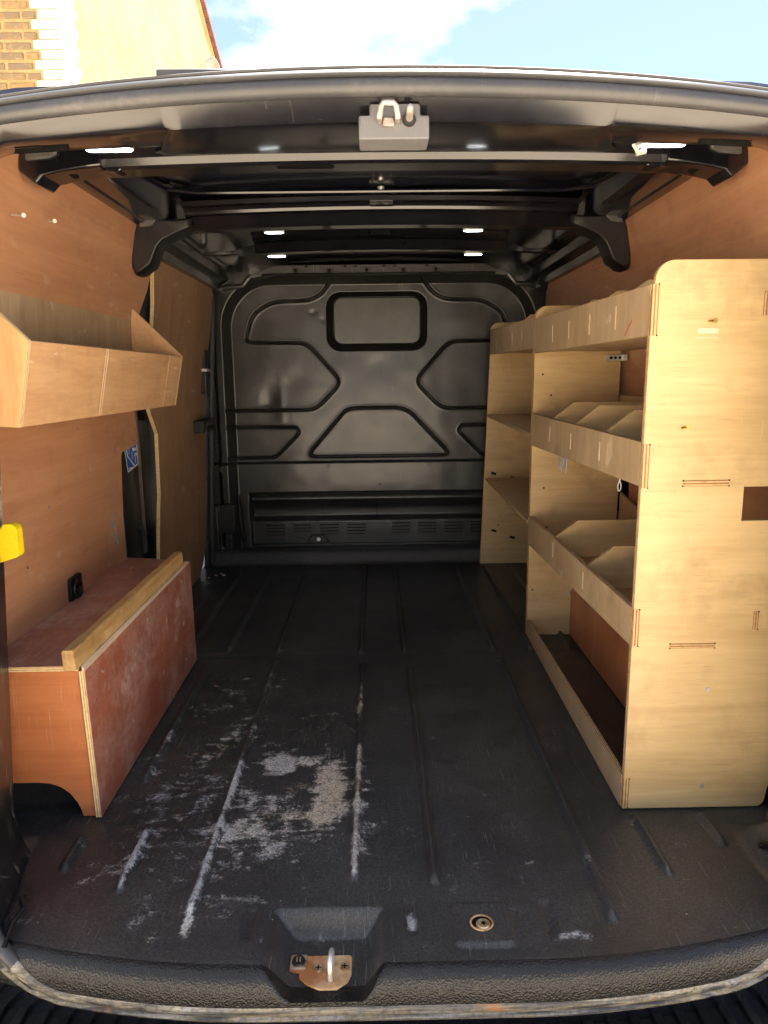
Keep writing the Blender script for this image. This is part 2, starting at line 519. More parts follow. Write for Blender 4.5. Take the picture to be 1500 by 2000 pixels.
# ================================================================== HOUSE BEYOND THE VAN
HX, HY = -2.51, 6.4
house = thing('brick_house', (HX, HY, -.6), 'brick house with yellow roughcast gable and white painted corner, beyond the van roof', 'house')
g = MB(); g.box(-9, HX-.004, HY, HY+.3, -.6, 6.05)
g.build('front_wall', house, 'mortar', 0)
g = MB()
apex = (9.5, 7.42)
g.prism([(HY+.31, -.6), (13.55, -.6), (13.55, 5.66), apex, (HY+.31, 6.07)], 'x', HX-.25, HX)
g.build('gable_wall', house, ['render', 'render'], 0)
g = MB(); g.prism([(HY+.005, -.6), (HY+.305, -.6), (HY+.305, 6.0), (HY+.005, 6.0)], 'x', HX-.05, HX+.006, cap=0, side=0)
g.build('white_return', house, 'white_brick', 0)
g = MB(); g.prism([(HY-.1, 6.0), (apex[0], apex[1]+.02), (13.9, 5.53), (13.9, 5.66), (apex[0], apex[1]+.2), (HY-.1, 6.15)], 'x', -9, HX-.02, cap=0, side=0)
g.build('roof', house, 'tile', 0)
proto = None; cnt = 0
bw, bh, bg = .205, .050, .022
g = MB(); g.box(-.1075, .1075, -.010, .05, 0, bh)
long_b = None
for r in range(16, 0, -1):
    z = 3.27 + (r-1)*.0745
    # white painted corner brick, toothed edge
    w = .215 if r % 2 else .160
    q = MB(); 
    if r % 2:
        q.box(HX-w, HX+.004, HY-.012, HY+.05, z, z+.067)
    else:
        q.box(HX-w, HX+.004, HY-.012, HY+.05, z, z+.067)
    q.build('white_corner_brick', house, 'white_brick', 0, .004)
    x = HX-w-bg
    k = 0
    while x > HX-1.35:
        ln = bw if (k+r) % 2 else .1025
        jit = random.uniform(-.004, .004)
        nm = 'brick'
        mkey = ln
        if mkey == bw:
            if long_b is None:
                m = MB(); m.box(-bw, 0, -.010, .05, 0, bh); long_b = m.build(nm, house, 'brick', 0, .006, at=(x, HY+jit, z))
            else:
                inst(long_b, house, (x, HY+jit, z))
        else:
            if proto is None:
                m = MB(); m.box(-.1025, 0, -.010, .05, 0, bh); proto = m.build(nm, house, 'brick', 0, .006, at=(x, HY+jit, z))
            else:
                inst(proto, house, (x, HY+jit, z))
        x -= ln+bg; k += 1
# teeth of white paint on the gable side
for i in range(16):
    z = 3.27 + i*.075
    m = MB(); m.box(HX-.02, HX+.010, HY+.30, HY+.33+.05*(i % 2), z, z+.066)
    m.build('painted_tooth', house, 'white_brick', 0, .003)
# verge tiles
vt = None
d = Vector((0, 13.9-apex[0], 5.62-apex[1])).normalized()
ang = math.atan2(d.z, d.y)
for i in range(26):
    p = Vector((HX+.03, apex[0], apex[1]+.04)) + d*(.16*i+.1)
    if vt is None:
        m = MB(); m.box(-.05, .02, -.075, .075, -.035, .03); vt = m.build('verge_tile', house, 'tile', 0, .006, at=p)
        vt.rotation_euler = (ang, 0, 0)
    else:
        inst(vt, house, p, (ang+random.uniform(-.05, .05), 0, 0))
dish = thing('satellite_dish', (HX+.05, 12.0, 5.45), 'small grey satellite dish on the gable wall by the roof verge', 'satellite dish')
DX, DY, DZ = HX+.10, 12.0, 5.50
secs = []
for rr, dd in ((.02, .0), (.08, .008), (.16, .03), (.20, .05)):
    secs.append([(DX+rr*.65*math.cos(a), DY-.05-dd, DZ+rr*1.1*math.sin(a)) for a in [2*math.pi*k/20 for k in range(20)]])
m = MB(); m.loft(secs, True, False); dr = m.build('reflector', dish, 'dish')
dr.modifiers.new('solid', 'SOLIDIFY').thickness = .006
m = MB(); m.tube([(HX, DY+.1, DZ-.15), (DX, DY+.06, DZ-.12), (DX, DY-.02, DZ)], .015, 8); m.build('bracket_arm', dish, 'steel')

# ================================================================== VAN
van = thing('panel_van', (CX, 2.4, -.6), 'black panel van seen into its open rear, roof ribs lit by small lamps', 'van')

# ---- opening ring
def ring_path(off, n=14, hwid=.70, zb=-.058, zt=1.33, rt=.10, rb=.16):
    """points of the rear opening, outward offset off; closed, starts bottom centre going right"""
    h = hwid+off; b = zb-off; t = zt+off; r1 = rt+off; r2 = rb+off
    pts = []
    for i in range(1, 13): pts.append((h-r2)*i/13 + 0j + 1j*b)
    out = [(CX+(h-r2)*i/12, b) for i in range(0, 12)]
    out += [(CX+x, z) for x, z in arc(h-r2, b+r2, r2, -90, 0, n)]
    for i in range(1, 14):
        out.append((CX+h, b+r2+(t-r1-b-r2)*i/14))
    out += [(CX+x, z) for x, z in arc(h-r1, t-r1, r1, 0, 90, n)]
    for i in range(1, 25):
        out.append((CX+(h-r1)*(1-2*i/25), t))
    out += [(CX+x, z) for x, z in arc(-(h-r1), t-r1, r1, 90, 180, n)]
    for i in range(1, 14):
        out.append((CX-h, t-r1-(t-r1-b-r2)*i/14))
    out += [(CX+x, z) for x, z in arc(-(h-r2), b+r2, r2, 180, 270, n)]
    out += [(CX-(h-r2)*(1-i/12), b) for i in range(1, 12)]
    return out
def ring_y(x, z):
    u = abs(x-CX)
    t = min(1, max(0, z/1.33))
    bot = .970 + .31*max(0, u-.2)**2
    top = 1.10 + .27*u*u
    mid = bot*(1-t)+top*t
    return mid
def ring_pts(off, dy=0, dz=0):
    base = ring_path(0); o = ring_path(off)
    return [Vector((o[i][0], ring_y(*base[i])+dy, o[i][1]+dz)) for i in range(len(o))]
NR = len(ring_path(0))
m = MB(); m.tube(ring_pts(.002), .0125, 14, loop=True)
o = m.build('rubber_seal', van, ['seal', 'seal_dirty'])
for p in o.data.polygons:
    if p.center.z < -.02 + .6 - .0: p.material_index = 1
m = MB()
lip = [(.012, .006), (.0135, -.006), (.018, -.0105), (.0225, -.0085), (.0245, -.002), (.0248, .004), (.0265, -.001), (.0295, -.002), (.0315, .002), (.0325, .016), (.012, .02)]
secs = [[ring_pts(a, b)[i] for a, b in lip] for i in [0]]
cols = [ring_pts(a, b) for a, b in lip]
secs = [[cols[k][i] for k in range(len(lip))] for i in range(NR)]
m.loft(secs, True, False, loop=True)
o = m.build('door_frame_flange', van, ['seal', 'seal_dirty'], 50)
for p in o.data.polygons:
    if p.center.z < .58: p.material_index = 1

# ---- header and rear pillars: one swept sheet over sides and top
prof = [(.006, -.001), (.012, .002), (.016, .006), (.036, .024), (.041, .027), (.052, .028), (.24, -.004), (.352, -.034), (.365, -.045), (.376, -.150)]
def hcurve(x, z, d):
    return .27*(x-CX)**2*min(1, d/.36)*.85*float(smooth((z-1.1)/.2))
def sweep(profile, i0, i1, name, parent, mat, flip=1, thick=0.0):
    base = ring_path(0)
    cols = []
    for d, o_ in profile:
        op = ring_path(-o_)
        cols.append([Vector((op[i][0] + math.copysign(o_*float(smooth((1.27-base[i][1])/.12))*(1 if abs(base[i][0]-CX) > .6 else 0), op[i][0]-CX) + math.copysign(.24*min(d, .36)*float(smooth((abs(op[i][0]-CX)-.50)/.16)), op[i][0]-CX), ring_y(*base[i])+d-hcurve(base[i][0], base[i][1], d), op[i][1])) for i in range(NR)])
    mm = MB()
    mm.loft([[cols[k][i] for k in range(len(profile))] for i in range(i0, i1)], False, False)
    return mm
i0 = 20; i1 = NR-19
m = sweep(prof, i0, i1, 0, 0, 0)
o = m.build('rear_door_frame', van, ['paint', 'scuff'], 22)
for p in o.data.polygons:
    if p.center.z < .6+.42: p.material_index = 1
sm = o.modifiers.new('solid', 'SOLIDIFY'); sm.thickness = .0015; sm.offset = 0
# raised centre skin of the header, with slanted ends
def header_panel():
    mm = MB()
    pf = [(.008, .004), (.0135, .009), (.0325, .0265), (.038, .031), (.052, .032), (.24, .007), (.352, -.0175), (.356, -.035)]
    secs = []
    N = 40
    for i in range(N+1):
        t = i/N
        sec = []
        for d, o_ in pf:
            w = .345 + max(0, d-.09)*.36
            x = CX - w + 2*w*t
            e = 0.0
            if i == 0 or i == N: o_ = o_-.006
            sec.append((x, ring_y(x, 1.33)+d-hcurve(x, 1.33, d), 1.33-o_))
        secs.append(sec)
    mm.loft(secs, False, False)
    return mm
o = header_panel().build('header_panel', van, 'paint', 20)
tag(o, 'glossy black centre panel of the roof header')
# slots and screws on the header
def header_pt(x, d):
    o_ = float(np.interp(d, [p[0] for p in prof[:8]], [p[1] for p in prof[:8]]))
    if abs(x-CX) < .345+max(0, d-.09)*.36: o_ += .0035
    return Vector((x, ring_y(x, 1.33)+d-hcurve(x, 1.33, d), 1.33-o_))
for x, d, w, hgt in ((-.555, .135, .045, .007), (.60, .135, .045, .007), (-.19, .27, .012, .006), (.235, .25, .02, .006), (-.33, .31, .016, .006), (.385, .31, .016, .006), (.13, .22, .006, .004), (.17, .25, .004, .004)):
    p = header_pt(x, d)
    q = MB(); q.prism([(p.x+a, p.y+b) for a, b in rrect(-w, w, -hgt, hgt, hgt*.9, 4)], 'z', -.0025, .004, cap=0, side=0)
    q.v = [(a, b, header_pt(a, b-ring_y(a, 1.33)).z + c) for a, b, c in q.v]
    q.build('slot', van, 'dark')

# latch bracket at the top
lb = MB()
yb = ring_y(CX, 1.33)+.014
lb.prism([(-.018, 1.268), (.084, 1.268), (.084, 1.300), (.071, 1.300), (.071, 1.315), (-.002, 1.315), (-.002, 1.300), (-.018, 1.300)], 'y', yb, yb+.055, cap=0, side=0)
latch = lb.build('latch_bracket', van, 'grey_plastic', 30, .0025, segs=2)
q = MB(); q.tube([(.012, yb+.004, 1.292), (.012, yb-.014, 1.293), (.014, yb-.020, 1.305), (.018, yb-.021, 1.3095), (.032, yb-.021, 1.3095), (.036, yb-.020, 1.305), (.038, yb-.014, 1.293), (.038, yb+.004, 1.292)], .0042, 10)
q.build('striker_loop', latch, 'dull_metal')
q = MB(); q.box(.017, .033, yb-.006, yb+.001, 1.284, 1.296); q.build('striker_pad', latch, 'dull_metal', 30, .0015)
q = MB(); q.cyl((.055, yb+.002, 1.294), (.055, yb-.006, 1.294), .0105, .009, 18); q.build('pin_collar', latch, 'plastic')
q = MB(); q.tube([(.055, yb-.004, 1.294), (.0555, yb-.022, 1.302), (.056, yb-.026, 1.304)], [.0055, .0050, .003], 12); q.build('centring_pin', latch, 'dull_metal')

# ---- roof skin inside
m = MB()
pts = []
xs = np.linspace(-.735, .735, 60); ys = np.linspace(1.455, 3.60, 90)
def roof_z(u, y):
    z = 1.470 - .012*(u/.6)**2
    z -= .05*float(smooth((abs(u)-.60)/.05))
    z -= .004*float(smooth((abs(abs(u+.0)-.034)-.006)/-.003+0))*0
    return z
base = len(m.v)
m.v = [(CX+x, y, roof_z(x, y)) for y in ys for x in xs]
for j in range(len(ys)-1):
    for i in range(len(xs)-1):
        a = j*len(xs)+i
        m.f.append((a, a+1, a+1+len(xs), a+len(xs))); m.m.append(0); m.uv.append([(0, 0)]*4)
m.build('roof_skin', van, 'roof', 60)
for x in (.0, .052):
    q = MB(); q.tube([(x, 1.66, 1.4685), (x+.002, 2.18, 1.4685)], .0022, 8); q.build('roof_bead', van, 'roof')
q = MB()
q.tube([(-.62, 1.75, 1.437), (-.57, 2.10, 1.444), (-.50, 2.165, 1.450), (.55, 2.165, 1.450), (.62, 2.10, 1.444), (.675, 1.75, 1.437)], .006, 8)
q.build('roof_recess_edge', van, 'roof')

# ---- cant rails along both sides
for sgn in (-1, 1):
    m = MB()
    secs = []
    for y in np.linspace(1.47, 3.62, 24):
        t = float(smooth((y-2.30)/.12))
        rear = [(.585, 1.456), (.61, 1.451), (.635, 1.449), (.648, 1.436), (.668, 1.433), (.676, 1.416), (.715, 1.408), (.722, 1.398), (.752, 1.394), (.775, 1.40)]
        front = [(.60, 1.466), (.625, 1.448), (.64, 1.430), (.665, 1.405), (.690, 1.398), (.700, 1.372), (.735, 1.358), (.745, 1.335), (.785, 1.322), (.82, 1.33)]
        secs.append([(CX+sgn*(a*(1-t)+c*t), y, b*(1-t)+d_*t) for (a, b), (c, d_) in zip(rear, front)])
    m.loft(secs, False, False)
    o = m.build('cant_rail', van, 'paint', 35)
    m = MB(); m.tube([(CX+sgn*.655, 1.45, 1.444), (CX+sgn*.655, 2.22, 1.442)], .003, 6)
    m.tube([(CX+sgn*.70, 2.45, 1.385), (CX+sgn*.72, 3.4, 1.37)], .006, 8)
    m.build('harness_line', o, 'plastic')

# ---- roof bows
def bow(name, poly, w, arch, mat='paint'):
    """channel section (y, z) swept across the roof with a slight crown"""
    m = MB(); secs = []
    for i in range(41):
        u = -1+2*i/40
        secs.append([(CX+u*w, y+.012*u*u, z-arch*u*u) for y, z in poly])
    m.loft(secs, True, True)
    return m.build(name, van, mat, 18)
b1 = bow('roof_bow', [(1.548, 1.41), (1.556, 1.398), (1.566, 1.395), (1.578, 1.385), (1.585, 1.372), (1.594, 1.367), (1.655, 1.369), (1.668, 1.378), (1.674, 1.462), (1.60, 1.462)], .60, .007)
b2 = bow('roof_bow', [(2.245, 1.457), (2.252, 1.446), (2.275, 1.444), (2.283, 1.436), (2.286, 1.428), (2.30, 1.424), (2.312, 1.412), (2.322, 1.398), (2.330, 1.391), (2.385, 1.392), (2.395, 1.40), (2.40, 1.458)], .60, .010)
b3 = bow('roof_bow', [(2.70, 1.458), (2.71, 1.447), (2.735, 1.440), (2.745, 1.434), (2.775, 1.428), (2.795, 1.402), (2.803, 1.397), (2.85, 1.398), (2.86, 1.41), (2.865, 1.458)], .47, .008)
for sgn in (-1, 1):   # thin ends of the third bow
    m = MB(); m.loft([[(CX+sgn*.46, 2.806, 1.392), (CX+sgn*.46, 2.806, 1.424), (CX+sgn*.46, 2.84, 1.424), (CX+sgn*.46, 2.84, 1.392)],
                      [(CX+sgn*.55, 2.806, 1.384), (CX+sgn*.55, 2.806, 1.400), (CX+sgn*.55, 2.84, 1.400), (CX+sgn*.55, 2.84, 1.384)],
                      [(CX+sgn*.665, 2.81, 1.382), (CX+sgn*.665, 2.81, 1.394), (CX+sgn*.665, 2.84, 1.394), (CX+sgn*.665, 2.84, 1.382)]], True, True)
    m.build('bow_end', b3, 'paint', 30, .002)
# bow end brackets: near pair
for sgn in (-1, 1):
    f = lambda pts: [(CX+sgn*a, b) for a, b in pts]
    m = MB()
    m.prism(f([(.585, 1.400), (.64, 1.398), (.685, 1.410), (.71, 1.422), (.752, 1.424), (.756, 1.356), (.722, 1.328), (.704, 1.345), (.665, 1.353), (.62, 1.358), (.585, 1.362)]), 'y', 1.575, 1.66, cap=0, side=0)
    e = m.build('bow_end', b1, 'paint', 30, .005, segs=3)
    m = MB(); m.prism(f([(.668, 1.402), (.70, 1.413), (.734, 1.413), (.736, 1.372), (.690, 1.376), (.672, 1.384)]), 'y', 1.566, 1.576, cap=0, side=0)
    m.build('bow_end_pad', b1, 'grey_paint', 30, .003, segs=2)
    m = MB(); m.cyl((CX+sgn*.665, 1.62, 1.353), (CX+sgn*.665, 1.62, 1.3625), .016, n=18); m.build('bow_hole_plug', b1, 'dark')
    m = MB(); m.prism(f([(.535, 1.372), (.56, 1.358), (.585, 1.358), (.585, 1.368)]), 'y', 1.60, 1.64, cap=0, side=0); m.build('bow_joint', b1, 'paint', 30, .002)
# far pair: long horns
for sgn in (-1, 1):
    m = MB()
    out = [(.58, 1.412), (.62, 1.410), (.66, 1.412), (.70, 1.420), (.735, 1.424), (.742, 1.385), (.762, 1.350), (.765, 1.31), (.762, 1.27), (.752, 1.246), (.736, 1.250), (.722, 1.262), (.705, 1.272),
           (.692, 1.300), (.678, 1.330), (.655, 1.352), (.62, 1.372), (.58, 1.388)]
    secs = []
    for dy, sc in ((-.012, .0), (0, 1), (.05, 1), (.08, .9)):
        out = [(a+.012*(a > .63), b) for a, b in out] if dy < -.01 else out; cxm = sum(a for a, b in out)/len(out); czm = sum(b for a, b in out)/len(out)
        k = {0: .90, 1: 1.0, 2: 1.0, 3: .95}[[-.012, 0, .05, .08].index(dy)]
        secs.append([(CX+sgn*(cxm+(a-cxm)*k), 2.31+dy, czm+(b-czm)*k) for a, b in out])
    m.loft(secs, True, True)
    m.build('bow_horn', b2, 'plastic', 50, .003, segs=2)
    m = MB(); m.prism([(CX+sgn*a, b) for a, b in [(.685, 1.405), (.70, 1.416), (.732, 1.419), (.738, 1.384), (.70, 1.388)]], 'y', 2.290, 2.298, cap=0, side=0)
    m.build('bow_end_pad', b2, 'grey_paint', 30, .003, segs=2)
# small holes and plugs in the ribs
for x in (-.33, -.11, .12, .27):
    for (yy, zz, bb) in ((2.757, 1.4335, b3), (2.784, 1.415, b3)):
        m = MB(); m.cyl((x, yy-.003, zz), (x, yy+.004, zz+.003), .0042, n=10); m.build('rib_hole', bb, 'dark')
for ya_, yb_j, za_, zb_j in ((2.268, 2.284, 1.434, 1.447), (2.72, 2.75, 1.432, 1.447)):
    m = MB(); m.box(-.01, .065, ya_, yb_j, za_, zb_j); m.build('rib_joint', van, 'paint', 30, .003)
m = MB(); m.cyl((.025, 2.17, 1.452), (.025, 2.17, 1.462), .010, n=14); m.build('roof_plug', van, 'steel')
for x0, x1 in ((-.38, -.24), (.28, .42)):
    m = MB(); m.prism([(a, b) for a, b in rrect(x0+.18, x1+.16, 1.60, 1.625, .01, 4)], 'z', 1.3655, 1.3695, cap=0, side=0); m.build('bow_slot', b1, 'dark')

# ---- interior lamps
lamp_n = 0
def lamp(x, y, z, L_, W, tilt=0):
    m = MB(); m.prism([(a, b) for a, b in rrect(-L_/2, L_/2, -W/2, W/2, W*.48, 6)], 'z', -.010, .004, cap=0, side=0)
    b = m.build('roof_lamp', van, 'lamp_body', 40, .002, at=(x, y, z), segs=2)
    m = MB(); m.prism([(a, b_) for a, b_ in rrect(-L_/2+.003, L_/2-.003, -W/2+.003, W/2-.003, W*.42, 6)], 'z', -.0115, -.0098, cap=0, side=1)
    m.build('lens', b, ['lens', 'lamp_body'], 40, 0, at=(x, y, z))
    b.rotation_euler = (tilt, 0, 0)
    return b
for x in (-.516, .578): lamp(x, 1.515, 1.385, .096, .024, R(-10))
for x in (-.318, .325): lamp(x, 2.425, 1.400, .066, .026)
for x in (-.372, .388): lamp(x, 2.885, 1.400, .072, .034, 0)
m = MB(); m.tube([(.530, 1.510, 1.373), (.518, 1.50, 1.370), (.526, 1.506, 1.357), (.542, 1.512, 1.363)], .006, 8); m.build('peeling_lamp_tape', van, 'zip')

# ---- front roof rail above the bulkhead
m = MB()
m.prism([(-.585, 1.385), (-.57, 1.402), (-.53, 1.412), (-.48, 1.436), (-.44, 1.442), (.495, 1.442), (.53, 1.436), (.585, 1.412), (.615, 1.405), (.63, 1.39), (.60, 1.386), (.52, 1.402), (-.46, 1.402), (-.54, 1.386)], 'y', 3.45, 3.52, cap=0, side=0)
rail = m.build('front_roof_rail', van, 'paint_dusty', 30, .003, segs=2)
for x in (-.36, -.205, -.03, .14, .29):
    m = MB(); m.box(x-.016, x+.016, 3.443, 3.449, 1.404, 1.426); m.build('rail_tab', rail, 'paint_dusty', 30, .002)
    m = MB(); m.cyl((x, 3.437, 1.415), (x, 3.443, 1.415), .008, n=12); m.build('rail_bolt', rail, 'dark')
for x in (-.31, -.13, -.08, .05, .10, .25):
    m = MB(); m.box(x-.006, x+.006, 3.444, 3.4495, 1.430, 1.437); m.build('rail_hole', rail, 'dark')
for sgn in (-1, 1):
    m = MB(); m.tube([(CX+sgn*.60, 3.47, 1.40), (CX+sgn*.625, 3.47, 1.372), (CX+sgn*.64, 3.47, 1.352), (CX+sgn*.70, 3.47, 1.350), (CX+sgn*.735, 3.47, 1.342)], .012, 8)
    m.build('rail_corner', rail, 'paint_dusty')

# ---- bulkhead as a pressed sheet with swages
def seg_dist(px, pz, pts, closed=False):
    d = np.full(px.shape, 9.0)
    P_ = pts + ([pts[0]] if closed else [])
    for (ax, az), (bx, bz) in zip(P_[:-1], P_[1:]):
        vx, vz = bx-ax, bz-az
        t = np.clip(((px-ax)*vx+(pz-az)*vz)/(vx*vx+vz*vz), 0, 1)
        d = np.minimum(d, np.hypot(px-ax-t*vx, pz-az-t*vz))
    return d
def sdf_rr(px, pz, x0, x1, z0, z1, r):
    cx_, cz_ = (x0+x1)/2, (z0+z1)/2
    qx = np.abs(px-cx_)-((x1-x0)/2-r); qz = np.abs(pz-cz_)-((z1-z0)/2-r)
    return np.hypot(np.maximum(qx, 0), np.maximum(qz, 0))+np.minimum(np.maximum(qx, qz), 0)-r
bxs = np.arange(-.845, .905, .0035); bzs = np.arange(.06, 1.462, .0035)
X, Z = np.meshgrid(bxs, bzs)
def chain(pts, r=.05, n=5):
    """round the corners of an open polyline"""
    out = [pts[0]]
    for a, b, c in zip(pts[:-2], pts[1:-1], pts[2:]):
        A, B, C_ = np.array(a), np.array(b), np.array(c)
        da = np.linalg.norm(A-B); dc = np.linalg.norm(C_-B)
        rr = min(r, da*.45, dc*.45)
        p0 = B+(A-B)/da*rr; p2 = B+(C_-B)/dc*rr
        for i in range(n+1):
            t = i/n
            out.append(tuple((1-t)**2*p0+2*t*(1-t)*B+t*t*p2))
    out.append(pts[-1])
    return out
mir = lambda pts: [(2*.018-a, b) for a, b in pts]
g1 = chain([(-.20, 1.40), (-.26, 1.325), (-.32, 1.300), (-.50, 1.295), (-.60, 1.235), (-.635, 1.11), (-.60, 1.10), (-.335, 1.098), (-.165, .905), (-.300, .768), (-.74, .768)], .05)
g2 = chain([(-.74, .686), (-.40, .682), (-.385, .655), (-.51, .530), (-.74, .528)], .03)
g3 = chain([(-.30, .531), (-.338, .536), (-.325, .565), (-.150, .765), (-.10, .775), (.12, .775), (.175, .755), (.355, .565), (.372, .536), (.335, .531), (-.30, .531)], .035)
dd = np.full(X.shape, 9.0)
for gpts in (g1, mir(g1), g2, mir(g2), g3):
    dd = np.minimum(dd, seg_dist(X, Z, gpts))
Y = np.zeros_like(X)                       # + is away from the camera
Y += .0125*np.clip(1-dd/.0082, 0, 1)-.0012*np.exp(-((dd-.0125)/.003)**2)
# rounded field: recessed behind its border
fd = sdf_rr(X, Z, -.715, .765, -.60, 1.385, .22)
fmask = np.clip((-fd+.030)/.042, 0, 1)
# window blank, deep rebate round a flat plate
wd = sdf_rr(X, Z, -.234, .262, 1.056, 1.336, .07)
Y += .030*smooth((-wd)/.009)
wd2 = sdf_rr(X, Z, -.200, .230, 1.088, 1.312, .05)
Y -= .022*smooth((-wd2)/.006)
upper = smooth((Z-.50)/.012)
Y = Y*upper
Y += .038*fmask*upper
# below the swage line: sloping shelf band, gap, hump, vent panel
Y += (1-upper)*(.038*fmask - .018*smooth((.518-Z)/.02) )
low = smooth((.352-Z)/.012)
inx = smooth((X+.655)/.02)
Y += low*inx*.045
hump = np.exp(-((Z-.315)/.032)**2)
Y -= low*inx*.030*hump
Y -= low*inx*smooth((.225-Z)/.03)*.032
# edge ledge and lower left relief
Y += .010*(1-smooth((np.abs(sdf_rr(X, Z, -.79, -.715, .15, .30, .01))-.0015)/.003))*.4
Y += .02*smooth((-.775-X)/.02)
# dents and oil canning
for cx_, cz_, s1, s2, a in ((-.53, .80, .04, .07, .010), (-.42, .91, .12, .10, .006), (-.30, 1.24, .018, .014, .004), (-.25, 1.205, .012, .014, .003), (-.6, .92, .10, .09, -.004),
                            (.03, .99, .06, .05, .003), (.40, .90, .09, .07, .004), (-.50, 1.19, .10, .05, .003), (.42, 1.2, .12, .07, -.003), (-.08, .62, .2, .05, .003), (-.47, .80, .02, .10, -.004)):
    Y += .55*a*np.exp(-(((X-cx_)/s1)**2+((Z-cz_)/s2)**2))*np.clip(dd/.03, 0, 1)
pn = rng.normal(size=(18, 22))
def bilerp(a, X, Z):
    u = (X-X.min())/(X.max()-X.min())*(a.shape[1]-1.001); v = (Z-Z.min())/(Z.max()-Z.min())*(a.shape[0]-1.001)
    i = u.astype(int); j = v.astype(int); fu = smooth(u-i); fv = smooth(v-j)
    return (a[j, i]*(1-fu)+a[j, i+1]*fu)*(1-fv)+(a[j+1, i]*(1-fu)+a[j+1, i+1]*fu)*fv
Y += .0005*bilerp(pn, X, Z)
BY = 3.575
m = MB()
nx = len(bxs)
m.v = [(float(x), float(BY+y), float(z)) for x, y, z in zip(X.ravel(), Y.ravel(), Z.ravel())]
for j in range(len(bzs)-1):
    for i in range(nx-1):
        a = j*nx+i
        m.f.append((a, a+1, a+1+nx, a+nx)); m.m.append(0); m.uv.append([(0, 0)]*4)
bulk = m.build('bulkhead', van, 'bulkhead', 60, merge=False)
def by(x, z):
    i = int(np.clip((x-bxs[0])/.0035, 0, nx-1)); j = int(np.clip((z-bzs[0])/.0035, 0, len(bzs)-1))
    return BY+float(Y[j, i])
m = MB(); m.prism(rrect(-.236, .264, 1.054, 1.338, .07, 8), 'y', by(-.25, 1.2)-.001, by(-.25, 1.2)+.004, holes=[rrect(-.203, .233, 1.085, 1.315, .05, 8)], cap=0, side=0)
m.build('window_surround', bulk, 'dark', 40, .0015)
m = MB(); m.prism(rrect(-.196, .226, 1.090, 1.308, .04, 6), 'y', by(.0, 1.2)-.006, by(.0, 1.2)-.001, cap=0, side=0)
tag(m.build('window_blank', bulk, 'glass', 40, .002), 'dull grey blanking plate in the bulkhead window')
# louvres
lv = None
m0 = MB(); m0.prism([(-.048, -.0042), (.048, -.0042), (.050, -.002), (.050, .0025), (.048, .0042), (-.048, .0042), (-.050, .0025), (-.050, -.002)], 'y', -.005, .004, cap=0, side=0)
for gi, xc in enumerate((-.525, -.387, -.247, -.107, .125, .262, .40, .535)):
    for k in range(4 if gi not in (1,) else 3):
        z = .186 - k*.0165 + (.004 if gi > 3 else 0)
        at = (xc, by(xc, z)-.002, z)
        if lv is None: lv = m0.build('louvre', bulk, 'bulkhead', 60, at=at)
        else: inst(lv, bulk, at)
# dark slot under every louvre
lv2 = None
for gi, xc in enumerate((-.525, -.387, -.247, -.107, .125, .262, .40, .535)):
    for k in range(4 if gi not in (1,) else 3):
        z = .186 - k*.0165 + (.004 if gi > 3 else 0) - .0075
        at = (xc, by(xc, z)-.0012, z)
        if lv2 is None:
            m = MB(); m.box(-.047, .047, -.0008, .0008, -.0026, .0026); lv2 = m.build('louvre_slot', bulk, 'dark', 0, at=at)
        else: inst(lv2, bulk, at)
# bolts
bt = None
for x, z, s_ in ((-.246, .480, 1), (.276, .481, 1), (.02, .385, .8), (-.500, .378, .7), (-.775, .479, 1.3), (-.762, .105, 1.4), (-.805, .60, .9), (-.81, .35, .9), (-.80, .86, .8), (-.795, .95, .8), (-.29, .10, .9)):
    m = MB(); y_ = by(x, z)
    m.cyl((0, .002, 0), (0, -.004, 0), .014*s_, .012*s_, 18); m.cyl((0, -.004, 0), (0, -.010, 0), .0075*s_, .006*s_, 6)
    if bt is None: bt = m.build('bolt', bulk, 'bulkhead', 40, at=(x, y_, z))
    else: m.build('bolt', bulk, 'bulkhead', 40, at=(x, y_, z))
m = MB(); m.prism([(-.365, .088), (-.335, .128), (-.275, .128), (-.245, .088)], 'y', by(-.3, .1)-.014, by(-.3, .1)-.002, cap=0, side=0); m.build('vent_clip', bulk, 'bulkhead', 30, .004)
m = MB(); m.cyl((-.303, by(-.3, .1)-.019, .105), (-.303, by(-.3, .1)-.013, .105), .010, n=14); m.build('clip_stud', bulk, 'steel')
m = MB(); m.box(.0005, .0035, by(.0, .29)-.003, by(0, .29)+.03, .095, .345); m.build('panel_seam', bulk, 'dark', 0)
# overlapping right half of the lower panel
m = MB(); m.box(-.70, .84, by(.0, .08)-.012, by(0, .08)+.0, .066, .082); m.build('lower_flange', bulk, 'paint_dusty', 30, .003)
m = MB(); m.prism([(-.845, .062), (-.775, .062), (-.845, .135)], 'y', BY-.012, BY-.006, cap=0, side=0); m.build('corner_gusset', bulk, 'grey_paint', 0, .001)
m = MB(); m.prism([(-.805, .150), (-.722, .150), (-.722, .300), (-.805, .300)], 'y', by(-.76, .22)-.005, by(-.76, .22)+.01, cap=0, side=0); m.build('access_cover', bulk, 'bulkhead', 30, .004, segs=2)
m = MB(); m.tube([(-.700, BY-.002, .34), (-.697, BY-.006, .26), (-.690, BY-.010, .18), (-.680, BY-.006, .10)], [.006, .012, .014, .010], 10); m.build('cable_conduit', bulk, 'plastic')
